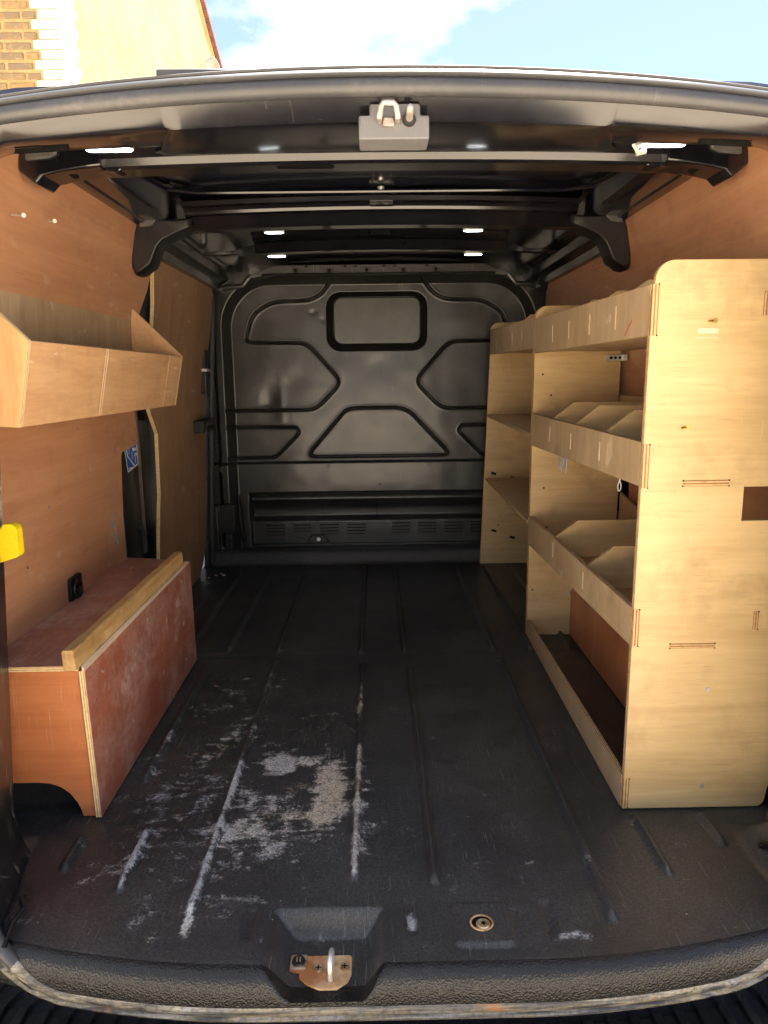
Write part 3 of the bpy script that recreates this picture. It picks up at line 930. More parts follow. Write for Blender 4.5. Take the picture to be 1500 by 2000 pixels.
# side edge frame with tabs, left
m = MB(); m.box(-.862, -.822, 3.50, 3.56, .30, 1.02); m.box(-.862, -.800, 3.52, 3.57, .06, .30); m.build('side_flange', bulk, 'paint_dusty', 30, .006, segs=2)
for z in (.42, .58, .74, .93):
    m = MB(); m.cyl((-.835, 3.500, z), (-.835, 3.494, z), .012, n=14); m.cyl((-.835, 3.495, z), (-.835, 3.490, z), .006, n=6); m.build('tab_bolt', bulk, 'bulkhead')
# behind the bulkhead top: closing panel
m = MB(); m.box(-.86, .92, 3.72, 3.73, .0, 1.50); m.build('cab_closing_panel', van, 'dark', 0)

# ---- outer shell of the van
def around(hx, top, bot, p):
    v = Vector((p[0]-CX, p[1]-.6)); hz = (top-.6) if v.y > 0 else (.6-bot); n = 7
    k = (abs(v.x/hx)**n+abs(v.y/hz)**n)**(-1/n)
    return CX+v.x*k, .6+v.y*k
secs = []
base = ring_path(0)
shell_rows = [ring_pts(.030, .008), ring_pts(.034, .022)]
for hx_, top_, bot_, w_, y_ in ((.80, 1.352, -.17, 0, .035), (.90, 1.368, -.25, 0, .055), (.95, 1.370, -.28, .3, 1.22), (.97, 1.398, -.28, 1, 1.32), (.98, 1.472, -.28, 1, 1.50), (.985, 1.52, -.28, 1, 1.85),
                                (.99, 1.535, -.28, 1, 2.6), (.99, 1.53, -.28, 1, 3.9), (.97, 1.40, -.28, 1, 4.3), (.93, .78, -.28, 1, 4.9), (.80, .62, -.2, 1, 5.5)):
    row = []
    for p in base:
        a, b = around(hx_, top_, bot_, p)
        yy = ring_y(*p)+y_ if w_ == 0 else (y_*w_+(ring_y(*p)+.10)*(1-w_))
        row.append(Vector((a, yy, b)))
    shell_rows.append(row)
m = MB()
m.loft([[c[i] for c in shell_rows] for i in range(NR)], False, False, loop=True)
o = m.build('body_shell', van, 'paint', 40)
sm = o.modifiers.new('solid', 'SOLIDIFY'); sm.thickness = .002
# hinge covers at the top corners and roof ditch strip
m = MB(); m.box(-.31, -.15, 1.13, 1.16, 1.352, 1.370); m.build('roof_ditch_strip', van, 'seal', 30, .002)
# floor pan below the liner, so nothing shows through
m = MB(); m.box(-.86, .92, 1.08, 3.72, -.14, -.10); m.build('floor_pan', van, 'dark', 0)

# ---- rear bumper step with ribs
m = MB(); m.prism([(-.95, .80), (-.70, .70), (.75, .70), (1.0, .80), (1.0, 1.16), (-.95, 1.16)], 'z', -.35, -.138, cap=0, side=0)
bump = m.build('rear_bumper', van, 'plastic', 30, .01, segs=2)
rb = None
for i, x in enumerate(np.arange(-.90, .96, .040)):
    at = (float(x), .94, -.134)
    if rb is None:
        m = MB(); m.box(-.008, .008, -.16, .2, -.006, .004); rb = m.build('tread_rib', bump, 'plastic', 30, .0015, at=at)
    else: inst(rb, bump, at)

# ---- door pillar between linings on the left, door inner skin, sticker
m = MB()
m.loft([[(-.875, 2.43-.02*k, z), (-.868, 2.455, z), (-.867, 2.585, z), (-.875, 2.60, z), (-.93, 2.61, z), (-.93, 2.42, z)] for z, k in ((.0, 0), (.30, 0), (.50, .5), (.70, 0), (.9, -.5), (1.35, -1))], True, True)
pillar = m.build('door_pillar', van, 'paint_dusty', 30, .006, segs=3)
tag(pillar, 'scuffed black door pillar showing through the gap in the ply')
m = MB(); m.loft([[(-.925, y, z) for y, z in ((2.60, .25), (2.78, .25), (2.78, .84), (2.68, .85), (2.61, .83))], [(-.915, y, z) for y, z in ((2.60, .25), (2.77, .25), (2.77, .83), (2.68, .84), (2.61, .82))]], True, True)
m.build('sliding_door_skin', van, 'beige', 30, .004)
for y, z in ((2.70, .78), (2.70, .47)):
    m = MB(); m.prism([(y+a, z+b) for a, b in rrect(-.010, .010, -.017, .017, .009, 4)], 'x', -.9152, -.9135, cap=0, side=0); m.build('door_skin_hole', van, 'dark')
# lower loom in the gap
m = MB(); m.tube([(-.862, 2.575, .30), (-.862, 2.572, .36), (-.864, 2.55, .40)], .012, 8); m.build('door_loom', van, 'seal')
# sticker
SX = -.8662
st = tag(MB().prism([(2.452, .694), (2.582, .708), (2.582, .628), (2.470, .612)], 'x', SX, SX+.001, cap=0, side=0).build('safety_sticker', van, 'blue', 0), 'blue sticker with white lines')
def sline(pts, w, z=SX+.0011, mat='white', name='printed_line'):
    m = MB(); P2 = [Vector(p) for p in pts]
    for a, b in zip(P2[:-1], P2[1:]):
        d_ = (b-a).normalized(); n_ = Vector((-d_.y, d_.x))*w/2
        m.prism([tuple(a+n_), tuple(a-n_), tuple(b-n_), tuple(b+n_)], 'x', z, z+.0006, cap=0, side=0)
    return m.build(name, st, mat, 0)
sline([(2.453, .693), (2.470, .613), (2.580, .6285), (2.580, .7065)], .004)
sline([(2.470, .695), (2.478, .668), (2.543, .624)], .0045)
for y, z in ((2.498, .684), (2.525, .664), (2.556, .648)):
    sline([(y, z+.010), (y-.002, z-.012)], .0022)
    sline([(y-.003, z+.010), (y+.004, z+.012)], .002)
def text(body, size, loc, rot, mat, parent, name='print', ext=.0003, sx=1):
    c = bpy.data.curves.new(name, 'FONT'); c.body = body; c.size = size; c.extrude = ext; c.align_x = 'CENTER'
    to = bpy.data.objects.new(name, c); COL.objects.link(to)
    dg = bpy.context.evaluated_depsgraph_get()
    me = bpy.data.meshes.new_from_object(to.evaluated_get(dg))
    bpy.data.objects.remove(to)
    o = bpy.data.objects.new(name, me); COL.objects.link(o)
    me.materials.clear(); me.materials.append(M[mat])
    o.parent = parent
    o.location = Vector(loc)-ORG[parent]
    o.rotation_euler = rot
    o.scale = (sx, 1, 1)
    return o
text('80mA', .017, (SX+.0013, 2.553, .679), (R(90), 0, R(90)), 'white', st, sx=1.0)
text('5 Mb', .015, (SX+.0013, 2.560, .660), (R(90), 0, R(90)), 'white', st, sx=1.0)
text('BOTTOM', .008, (SX+.0013, 2.497, .620), (R(90), 0, R(90)), 'white', st, sx=1.0)

# ---- vertical door seals and latch parts beside the bulkhead
m = MB()
pth = [(-.782, 3.44, 1.345), (-.775, 3.43, 1.24), (-.790, 3.42, 1.03), (-.806, 3.42, .80), (-.822, 3.42, .50), (-.838, 3.42, .20), (-.845, 3.42, .02)]
m.tube(pth, .011, 10); m.tube([(x+.018, y+.04, z) for x, y, z in pth], .013, 10)
seal_v = m.build('door_edge_seal', van, 'seal')
m = MB(); m.box(-.812, -.775, 3.34, 3.40, .86, 1.06); m.build('door_catch', van, 'plastic', 30, .006, segs=2)
m = MB(); m.box(-.805, -.768, 3.335, 3.41, .96, .975); m.build('catch_bar', van, 'steel', 30, .002)
m = MB(); m.box(-.83, -.765, 3.19, 3.39, .690, .745); m.box(-.80, -.757, 3.24, 3.39, .722, .734); m.box(-.80, -.757, 3.24, 3.39, .700, .712)
m.build('door_guide_block', van, 'plastic', 30, .004, segs=2)
# lashing recess on the left wall
m = MB(); m.prism([(1.862+a, .375+b*.9) for a, b in rrect(-.038, .038, -.042, .042, .012, 4)], 'x', -.828, -.8145, cap=0, side=0)
lr = m.build('lashing_cup', van, 'plastic', 30, .004, segs=2)
m = MB(); m.tube([(-.8125, 1.862+.021*math.cos(a), .374+.024*math.sin(a)) for a in [2*math.pi*k/16 for k in range(16)]], .0045, 8, loop=True); m.build('lashing_ring', lr, 'plastic')
m = MB(); m.cyl((-.816, 1.862, .374), (-.807, 1.862, .374), .011, n=12); m.build('lashing_bolt', lr, 'plastic')

# ================================================================== FLOOR LINER
def ylip(x):
    return .976 + .31*np.maximum(0, np.abs(x-CX)-.2)**2
liner = thing('floor_liner', (CX, 2.3, 0), 'black moulded rubber load floor liner, scuffed white along its ribs', 'floor mat')
fx = np.concatenate([np.arange(-.87, .93, .0045)])
sr = np.array([-.016, -.0155, -.0145, -.013, -.0105, -.007, -.003, .002, .008, .015])
sz = np.array([-.058, -.050, -.041, -.032, -.0235, -.0155, -.0095, -.0050, -.0020, -.0005])
s_near = np.arange(.021, .75, .0045); s_far = np.arange(.76, 2.62, .009)
S = np.concatenate([sr, s_near, s_far])
FX, SS = np.meshgrid(fx, S)
t_ = np.clip(SS/.6, 0, 1)
FY = (ylip(FX))*(1-t_)+.985*t_ + SS
FZ = np.interp(SS, sr, sz, right=0.0)
def ridge(x0, y0, y1, h=.005, w=.011, x1=None, soft=.025):
    xc = x0 + ((x1 if x1 is not None else x0)-x0)*np.clip((FY-y0)/(y1-y0), 0, 1)
    prof_ = 1-smooth((np.abs(FX-xc)-w*.35)/(w*.9))
    ends = smooth((FY-y0)/soft)*smooth((y1-FY)/soft)
    return h*prof_*ends
for x0, a, b in ((-.340, 1.10, 2.24), (-.345, 2.31, 3.42), (-.052, 1.175, 2.22), (-.060, 2.29, 3.42), (.099, 1.16, 2.18), (.088, 2.29, 3.42), (.400, 1.06, 2.22), (.394, 2.30, 3.42),
                 (-.487, 1.155, 1.36), (.542, 1.17, 1.37), (.683, 1.25, 1.375), (-.555, 1.52, 2.20), (-.520, 2.32, 3.42), (-.662, 2.42, 3.42), (-.615, 1.215, 1.33), (-.745, 2.30, 3.0), (.524, 2.30, 3.42), (.66, 2.3, 3.42)):
    FZ = np.maximum(FZ, FZ*0+ridge(x0, a, b, .0065, .0135)) if False else FZ + ridge(x0, a, b, .013, .0090)
# short grooves near the sill
for x0, a, b in ((-.231, 1.035, 1.125), (.05, 1.04, 1.14), (.290, 1.035, 1.13)):
    FZ -= ridge(x0, a, b, .006, .011)
FZ += ridge(-.195, 3.0, 3.42, .0, .01)
# square land with the lashing bolt
sq = sdf_rr(FX, FY, .122, .222, 1.020, 1.113, .008)
FZ += .0065*smooth((-sq+.003)/.005)
# cross step
FZ -= .002*smooth((FY-2.26)/.01)*(1-smooth((FY-2.30)/.01))
# pocket for the lower latch
px0 = np.clip((FX+.200)/.055, 0, 1); px1 = np.clip((.006-FX)/.040, 0, 1); py1 = np.clip((1.114-FY)/.026, 0, 1)
pk = -.044*smooth(np.minimum(np.minimum(px0, px1), py1)*1.0)
FZ = np.minimum(FZ, np.where(SS > -.02, np.where(pk < -.0001, np.minimum(pk, FZ), FZ), FZ))
# hump over the wheel arch and turn-up at the bulkhead step and side
FZ += .22*smooth((-.628-FX)/.10)*smooth((FY-1.44)/.16)*(1-smooth((FY-2.15)/.05))
FZ += .016*smooth((-.70-FX)/.03)*(1-smooth((FY-1.30)/.05))
FZ += .07*smooth((FX-.715)/.05)*(1-smooth((FY-1.22)/.12))*smooth((FY-1.03)/.06)
FZ += .066*smooth((FY-3.468)/.045)
# slight sag
FZ += .0012*bilerp(rng.normal(size=(30, 20)), FX, FY)*smooth(SS/.05)
m = MB(); nfx = len(fx)
m.v = list(zip(FX.ravel().tolist(), FY.ravel().tolist(), FZ.ravel().tolist()))
for j in range(len(S)-1):
    mi = 1 if S[j] < .014 else 0
    for i in range(nfx-1):
        a = j*nfx+i
        m.f.append((a, a+1, a+1+nfx, a+nfx)); m.m.append(mi); m.uv.append([(0, 0)]*4)
fl = m.build('mat', liner, ['floor', 'sill'], 60, merge=False)
# dirt masks: dust ground into the ribs and patches (stains of the mat itself)
D = np.zeros_like(FX); Tn = np.zeros_like(FX)
def rib_wear(x0, y0, y1, a, w=.012):
    global D
    e = smooth((FY-y0)/.03)*smooth((y1-FY)/.05)
    D = np.maximum(D, a*e*np.exp(-((FX-x0)/w)**2))
rib_wear(-.340, 1.03, 1.62, .78, .010); rib_wear(-.340, 1.60, 1.80, .45); rib_wear(-.343, 1.95, 2.25, .38, .016)
rib_wear(-.052, 1.17, 1.70, .78, .010); rib_wear(-.055, 1.78, 2.04, .62, .010)
rib_wear(-.487, 1.15, 1.36, .80, .009); rib_wear(-.555, 1.60, 1.95, .40); rib_wear(-.045, 1.2, 1.62, .45, .026)
rib_wear(.05, 1.04, 1.14, .55, .012); rib_wear(.402, 1.1, 1.5, .22, .012)
for cx_, cy_, s1, s2, a, tn in ((-.245, 1.60, .045, .055, .80, 0), (-.175, 1.61, .05, .03, .62, .2), (-.118, 1.49, .042, .11, .82, .9), (-.135, 1.38, .06, .05, .62, 1), (-.19, 1.50, .035, .05, .30, 1), (-.21, 1.72, .05, .02, .42, .2),
                                (-.44, 1.50, .15, .18, .56, 0), (-.47, 1.28, .14, .12, .50, 0), (-.38, 1.72, .13, .12, .52, 0), (-.34, 1.12, .2, .07, .40, 0), (-.26, 1.35, .14, .16, .44, 0), (-.40, 2.0, .13, .2, .36, 0), (-.5, 1.9, .12, .25, .34, 0), (-.15, 1.8, .12, .14, .30, 0), (-.12, 1.3, .14, .1, .38, .3),
                                (-.10, 1.62, .10, .03, .2, .4), (.325, 1.042, .035, .012, .70, 0), (.27, 1.055, .02, .012, .4, .5), (.19, 1.10, .03, .012, .40, .9), (.045, 1.45, .012, .06, .35, .9), (.05, 1.57, .015, .012, .5, 1),
                                (-.62, 1.10, .03, .08, .40, 0), (-.60, 1.40, .05, .03, .35, 0), (.1, 1.85, .15, .3, .10, 0), (.25, 1.4, .15, .2, .14, 0), (.1, 1.2, .2, .06, .14, 0), (.35, 1.37, .04, .03, .3, .4), (-.78, 3.2, .04, .06, .4, 0)):
    e = np.exp(-(((FX-cx_)/s1)**2+((FY-cy_)/s2)**2))
    a = a*(1.25 if -.30 < cx_ < -.09 and 1.34 < cy_ < 1.65 else .72)
    D = np.maximum(D, a*e**.7); Tn = np.maximum(Tn, tn*(e > .08)*np.clip(e*1.5, 0, 1))
at = fl.data.attributes.new('dirt', 'FLOAT', 'POINT'); at.data.foreach_set('value', D.ravel().astype(np.float32))
at = fl.data.attributes.new('tint', 'FLOAT', 'POINT'); at.data.foreach_set('value', Tn.ravel().astype(np.float32))
# lashing bolt in the square land
m = MB(); m.tube([(.170+.019*math.cos(a), 1.062+.017*math.sin(a), .0075) for a in [2*math.pi*k/20 for k in range(20)]], .0018, 8, loop=True); m.build('bolt_cup', liner, 'rust')
m = MB(); m.cyl((.170, 1.062, .0067), (.170, 1.062, .0072), .018, n=20); m.build('bolt_well', liner, 'dark')
m = MB(); m.cyl((.172, 1.056, .0065), (.172, 1.056, .0105), .0125, n=20); m.cyl((.172, 1.056, .0105), (.172, 1.056, .0125), .0115, .010, n=20); m.build('lashing_bolt_head', liner, 'rust_pale')
star = [(.172+(.006 if k % 2 else .003)*math.cos(k*math.pi/6), 1.056+(.006 if k % 2 else .003)*math.sin(k*math.pi/6)) for k in range(12)]
m = MB(); m.prism(star, 'z', .0120, .0128, cap=0, side=0); m.build('bolt_socket', liner, 'dark')
# pale edge strip of the mat turned up at the right pillar
m = MB(); m.tube([(.735, 1.22, .03), (.742, 1.18, .06), (.728, 1.13, .072), (.722, 1.09, .05), (.724, 1.06, .02)], .0075, 10); m.build('turned_up_edge', liner, 'sill')
m = MB(); m.tube([(-.648, 1.14, .012), (-.640, 1.115, .03), (-.628, 1.10, .022), (-.635, 1.07, .016), (-.630, 1.03, .005)], .005, 8); m.build('turned_up_edge', liner, 'sill')

# lower striker: rusty plate in the pocket
ls = thing('door_striker', (-.09, 1.02, -.044), 'rusty lower door striker plate in the sill pocket', 'latch plate')
m = MB(); m.prism([(-.125, .992), (-.105, .982), (-.075, .982), (-.058, .995), (-.052, 1.010), (-.052, 1.046), (-.056, 1.050), (-.158, 1.050), (-.160, 1.020), (-.140, 1.016), (-.138, 1.004)], 'z', -.0435, -.0395, cap=0, side=0)
m.build('plate', ls, 'rust', 30, .001)
for x, y in ((-.108, 1.022), (-.064, 1.024)):
    m = MB(); m.cyl((x, y, -.0396), (x, y, -.0365), .0082, .0075, 18); c = m.build('screw', ls, 'rust_pale')
    m = MB(); m.box(x-.005, x+.005, y-.001, y+.001, -.0366, -.0362); m.box(x-.001, x+.001, y-.005, y+.005, -.0366, -.0362); m.build('screw_cross', c, 'dark', 0)
m = MB(); m.tube([(-.0865, .998, -.0405), (-.0865, .994, -.018), (-.0865, .999, -.006), (-.086, 1.006, -.002), (-.0855, 1.016, -.001), (-.085, 1.024, -.006), (-.085, 1.028, -.018), (-.085, 1.028, -.040)], .0042, 10)
m.build('loop', ls, 'steel')
m = MB(); m.prism([(-.142+a, 1.034+b) for a, b in rrect(-.014, .014, -.014, .014, .003, 3)], 'z', -.0396, -.0355, cap=0, side=0); m.build('socket_block', ls, 'rust_pale', 30, .001)
m = MB(); m.cyl((-.142, 1.034, -.0356), (-.142, 1.034, -.0325), .0118, .0105, 20); m.build('socket', ls, 'plastic')
m = MB(); m.box(-.146, -.1435, 1.030, 1.040, -.0326, -.0318); m.box(-.1405, -.138, 1.030, 1.040, -.0326, -.0318); m.build('socket_contacts', ls, 'rust_pale', 0)

# grit lying on the floor
m = MB()
for (x, y) in ((-.80, 3.26), (-.775, 3.30), (-.755, 3.33), (-.74, 3.30), (-.82, 3.22)):
    r_ = random.uniform(.004, .007)
    m.prism([(x+r_*1.6*math.cos(a)*random.uniform(.7, 1.2), y+r_*math.sin(a)) for a in [2*math.pi*k/6 for k in range(6)]], 'z', .0005, .004, cap=0, side=0)
tag(m.build('wood_crumbs', None, 'grit', 0), 'pale crumbs scattered on the mat by the bulkhead corner', 'debris', kind='stuff')

# ================================================================== PLYWOOD LININGS
def curved_board(poly, sgn, extra, thick, holes=()):
    """board following the side wall; poly in (y, z)"""
    zs = [.2, .35, .5, .7, .85, 1.0, 1.07, 1.13, 1.2, 1.28, 1.34, 1.38]
    bm = bmesh.new()
    loops = [poly]+list(holes)
    flat = [p for l in loops for p in l]
    vs_ = [bm.verts.new((0, a, b)) for a, b in flat]
    for t in tessellate_polygon([[Vector((a, b, 0)) for a, b in l] for l in loops]):
        try: bm.faces.new([vs_[i] for i in t])
        except ValueError: pass
    for z in zs:
        bmesh.ops.bisect_plane(bm, geom=bm.verts[:]+bm.edges[:]+bm.faces[:], plane_co=(0, 0, z), plane_no=(0, 0, 1))
    mm = MB()
    bnd = [e for e in bm.edges if e.is_boundary]
    def X_(z, k):
        return CX+sgn*(hw(z)+extra+k*thick)
    idx = {v: i for i, v in enumerate(bm.verts)}
    n_ = len(idx)
    mm.v = [(X_(v.co.z, 0), v.co.y, v.co.z) for v in bm.verts]+[(X_(v.co.z, 1), v.co.y, v.co.z) for v in bm.verts]
    for f in bm.faces:
        ii = [idx[v] for v in f.verts]
        mm.f.append(tuple(ii)); mm.m.append(0); mm.uv.append([(0, 0)]*len(ii))
        mm.f.append(tuple(i+n_ for i in reversed(ii))); mm.m.append(0); mm.uv.append([(0, 0)]*len(ii))
    for e in bnd:
        a, b = idx[e.verts[0]], idx[e.verts[1]]
        mm.f.append((a, b, b+n_, a+n_)); mm.m.append(1); mm.uv.append([(0, 0), (1, 0), (1, 1), (0, 1)])
    bm.free()
    return mm
GL = 'plywood sheets lining the load space'
rear_poly = [(1.16, .0), (2.290, .0), (2.285, .30), (2.262, .50), (2.272, .690), (2.285, .702), (2.432, .712), (2.425, .80), (2.405, .98), (2.400, 1.13), (2.47, 1.22), (2.50, 1.30), (2.47, 1.36), (2.42, 1.41), (1.45, 1.41), (1.16, 1.36)]
t = thing('plywood_lining', (-.83, 1.8, 0), 'large red brown plywood sheet on the left wall behind tray and wheel box', 'wall panel', GL)
b = curved_board(rear_poly, -1, 0, .012).build('board', t, ['lining', 'edge'], 25)
for y, z in ((1.75, .62), (2.16, .60), (2.15, 1.20), (1.95, .80), (2.22, 1.34), (1.62, .50)):
    xx = CX-hw(z)+.0003
    q = MB(); q.cyl((xx-.001, y, z), (xx+.0012, y, z), .0042, n=10); q.build('screw', t, 'dull_metal')
# pencil/crayon marks and screws stuck in it
def nail(p, q, parent, r=.002, mat='steel', head=.005):
    m = MB(); p = Vector(p); q = Vector(q); d = (q-p).normalized()
    m.cyl(p, q, r, n=8); m.cyl(q, q+d*.003, head, n=12)
    return m.build('screw', parent, mat)
nail((-.750, 1.568, 1.268), (-.705, 1.529, 1.258), t, .0022, 'zip', head=.0045)
nail((-.747, 1.735, 1.289), (-.718, 1.706, 1.283), t, .0022, 'zip', head=.0045)
m = MB()
for i in range(16):
    y = 2.16+random.uniform(-.012, .02)+i*.0012; z = .52-i*.0062+random.uniform(-.003, .003)
    x = CX-hw(z)+.0006
    m.prism([(y, z), (y+.006, z+.001), (y+.010, z-.009), (y+.004, z-.010)], 'x', x, x+.0006, cap=0, side=0)
m.build('crayon_mark', t, 'chalk', 0)

far_poly = [(2.66, .0), (3.30, .0), (3.36, .05), (3.41, .12), (3.44, .5), (3.44, 1.0), (3.44, 1.20), (3.42, 1.30), (3.36, 1.355), (2.55, 1.355), (2.545, 1.28), (2.575, 1.18), (2.60, .95), (2.60, .82), (2.685, .73), (2.69, .50), (2.66, .36)]
t2 = thing('plywood_lining', (-.85, 3.0, 0), 'dull brown plywood sheet on the sliding door, beside the black bulkhead', 'wall panel', GL)
curved_board([(y-.02, z) for y, z in far_poly], -1, -.0005, .013).build('board', t2, ['door_ply', 'edge_light'], 25)
for y, z in ((2.75, .15), (2.76, .62), (3.30, .62), (3.25, 1.15), (2.72, 1.15), (3.2, .2)):
    xx = CX-hw(z)+.0008
    q = MB(); q.cyl((xx-.001, y, z), (xx+.0012, y, z), .0045, n=10); q.build('screw', t2, 'dull_metal')
r_poly = [(1.16, .0), (3.46, .0), (3.46, 1.22), (3.40, 1.30), (3.30, 1.345), (2.55, 1.365), (2.42, 1.40), (1.45, 1.41), (1.16, 1.37)]
t3 = thing('plywood_lining', (.88, 2.3, 0), 'long orange red plywood sheet on the right wall behind the shelving', 'wall panel', GL)
curved_board(r_poly, 1, 0, .012, holes=[[(2.42, .44), (2.56, .44), (2.56, .56), (2.42, .56)]]).build('board', t3, ['lining', 'edge'], 25)
m = MB(); m.cyl((.785, 1.60, 1.378), (.772, 1.60, 1.377), .0055, n=12); m.build('screw', t3, 'steel')
m = MB(); m.box(.90, .935, 2.38, 2.62, .40, .60); m.build('wall_opening_back', van, 'dark', 0)
m = MB(); m.box(.872, .885, 2.475, 2.482, .44, .56); m.box(.872, .885, 2.52, 2.524, .44, .56); m.build('inner_frame_bars', van, 'plastic', 0)

# right wheel arch cover board inside the rack
t4 = thing('wheel_arch_board', (.70, 1.9, 0), 'dark red plywood board closing the right wheel arch under the shelves', 'wall panel')
m = MB(); m.prism([(1.44, .004), (2.44, .004), (2.44, .34), (1.44, .34)], 'x', .692, .704)
m.build('face_board', t4, ['lining_z', 'edge'], 25)
m = MB(); m.prism([(.704, 1.44), (.868, 1.44), (.868, 2.44), (.704, 2.44)], 'z', .328, .340); m.build('top_board', t4, ['lining', 'edge'], 25)

# ================================================================== LEFT WHEEL BOX
wb = thing('wheel_arch_box', (-.70, 1.82, 0), 'worn red plywood box over the left wheel arch with an arched cut-out', 'box')
fr = [(-.822, .342), (-.6215, .342), (-.6075, .003), (-.644, .003)]
fr = [(-.824, .338), (-.6225, .338), (-.6045-.014, .002), (-.6445, .002)]
ar = [(-.6445, .002), (-.648, .018), (-.655, .036), (-.668, .056), (-.686, .071), (-.708, .080), (-.735, .083), (-.835, .082)]
m = MB(); m.prism([(-.835, .338), (-.6235, .338), (-.6165, .002)]+ar, 'y', 1.396, 1.408)
m.build('front_board', wb, ['box_front', 'edge'], 25, .0006)
m = MB()   # side board leans slightly
secs = [[(-.6225, 1.390, .338), (-.6095, 1.390, .338), (-.6025, 1.390, .002), (-.6155, 1.390, .002)],
        [(-.6225, 2.248, .345), (-.6095, 2.248, .345), (-.6085, 2.248, .006), (-.6215, 2.248, .006)]]
base = 0
m.v = secs[0]+secs[1]
quads = [((0, 1, 2, 3), 2), ((7, 6, 5, 4), 2), ((1, 5, 6, 2), 0), ((0, 3, 7, 4), 0), ((0, 4, 5, 1), 2), ((3, 2, 6, 7), 2)]
for q, k in quads:
    m.f.append(q); m.m.append(1 if k else 0)
    m.uv.append([(0, 0), (0, 1), (1, 1), (1, 0)] if q[0] in (0, 7, 3) and k else [(0, 0)]*4)
m.build('side_board', wb, ['box_side', 'edge_light'], 25, .0006)
m = MB(); m.prism([(-.840, 1.388), (-.6225, 1.388), (-.6225, 2.245), (-.840, 2.300)], 'z', .3385, .3500)
m.build('top_board', wb, ['box_top', 'edge_light'], 25, .0006)
m = MB(); m.prism([(-.840, 2.236), (-.6225, 2.236), (-.6225, 2.248), (-.840, 2.248)], 'z', .004, .338); m.build('back_board', wb, ['box_side', 'edge'], 25)
m = MB()
N = 26; secs = []
for i in range(N+1):
    y = 1.360+(2.185-1.360)*i/N; j = lambda a=.0009: random.uniform(-a, a)
    zz = .3505
    secs.append([(-.6395+j(), y, zz), (-.6400+j(), y, zz+.042+j()), (-.6375+j(), y, zz+.0450+j()), (-.6180+j(), y, zz+.0440+j()), (-.6150+j(), y, zz+.041+j()), (-.6142+j(), y, zz)])
m.loft(secs, True, True)
tag(m.build('top_batten', wb, 'batten', 30, .0012), 'rough yellow timber batten along the top edge')
m = MB(); m.prism([(-.6140, .3503), (-.6095, .3455), (-.6095, .338), (-.6140, .338)], 'y', 1.388, 2.20); m.build('pale_fillet', wb, ['fillet', 'fillet'], 25)

for y, z in ((1.48, .30), (1.80, .305), (2.14, .31), (1.50, .05), (2.12, .06)):
    q = MB(); q.cyl((-.6092, y, z), (-.6058, y, z), .0042, n=10); q.build('screw', wb, 'dull_metal')
# ================================================================== LEFT TRAY SHELF
tr = thing('wall_tray', (-.70, 1.8, .85), 'open fronted plywood tray shelf hung on the left wall, tan front board with sloping ends', 'shelf')
m = MB()
a0 = [(-.650, .846), (-.618, 1.000), (-.632, 1.003), (-.664, .849)]
m.prism(a0, 'y', 1.322, 2.334, cap=1, side=0)
m.build('front_board', tr, ['tray', 'fillet'], 25, .0006)
# overlaid end strip of the front
m = MB(); m.prism([(-.6492, .847), (-.6172, .9995), (-.6186, 1.0002), (-.6506, .847)], 'y', 2.205, 2.333, cap=0, side=0); m.build('front_overlay', tr, ['tray'], 0)
for (x0, xt) in ((1.306, 1.320), (2.336, 2.349)):
    poly = [(-.649, .846), (-.6165, 1.001), (-.765, 1.150), (-.795, 1.150), (-.800, .855)]
    m = MB(); m.prism(poly, 'y', x0, xt)
    m.build('end_board', tr, ['tray_end' if x0 < 2 else 'tray', 'edge_light'], 25, .0006)
m = MB(); m.loft([[(-.768, y, 1.150), (-.776, y, 1.150), (-.790, y, .86), (-.782, y, .86)] for y in (1.322, 2.334)], True, True)
m.build('back_board', tr, 'tray_back', 25, .0005)
m = MB(); m.prism([(-.782, 1.322), (-.664, 1.322), (-.664, 2.334), (-.782, 2.334)], 'z', .8495, .861); m.build('bottom_board', tr, ['tray', 'edge'], 25)
for y0 in (1.690, 1.702):
    q = MB(); w_ = .003
    q.v = []; 
    q.prism([(-.6492, .848), (-.6174, .9995), (-.6182, 1.0), (-.6502, .848)], 'y', y0, y0+w_, cap=0, side=0); q.build('glue_line', tr, 'fillet', 0)

# ================================================================== SHELVING RACKS
GR = 'plywood racking on the right side'
T = .012
def slots(parent, x, y, z0, z1, mat='edge_light'):
    """through tenon seen on the strip face"""
    m = MB(); m.box(x-.0008, x+.001, y-.0032, y+.0032, z0, z1); return m.build('divider_tenon', parent, 'fillet', 0)
def panel_outline(x0, x1, z1, r=.035, xb=None):
    xb = xb or x1
    return arc(x0+r, z1-r, r, 90, 180, 6)+[(x0, .0), (xb, .0)]
r1 = thing('shelving_rack', (.69, 1.92, 0), 'near and taller looking plywood rack, solid end panel facing the rear door', 'shelving', GR)
FXX = .527
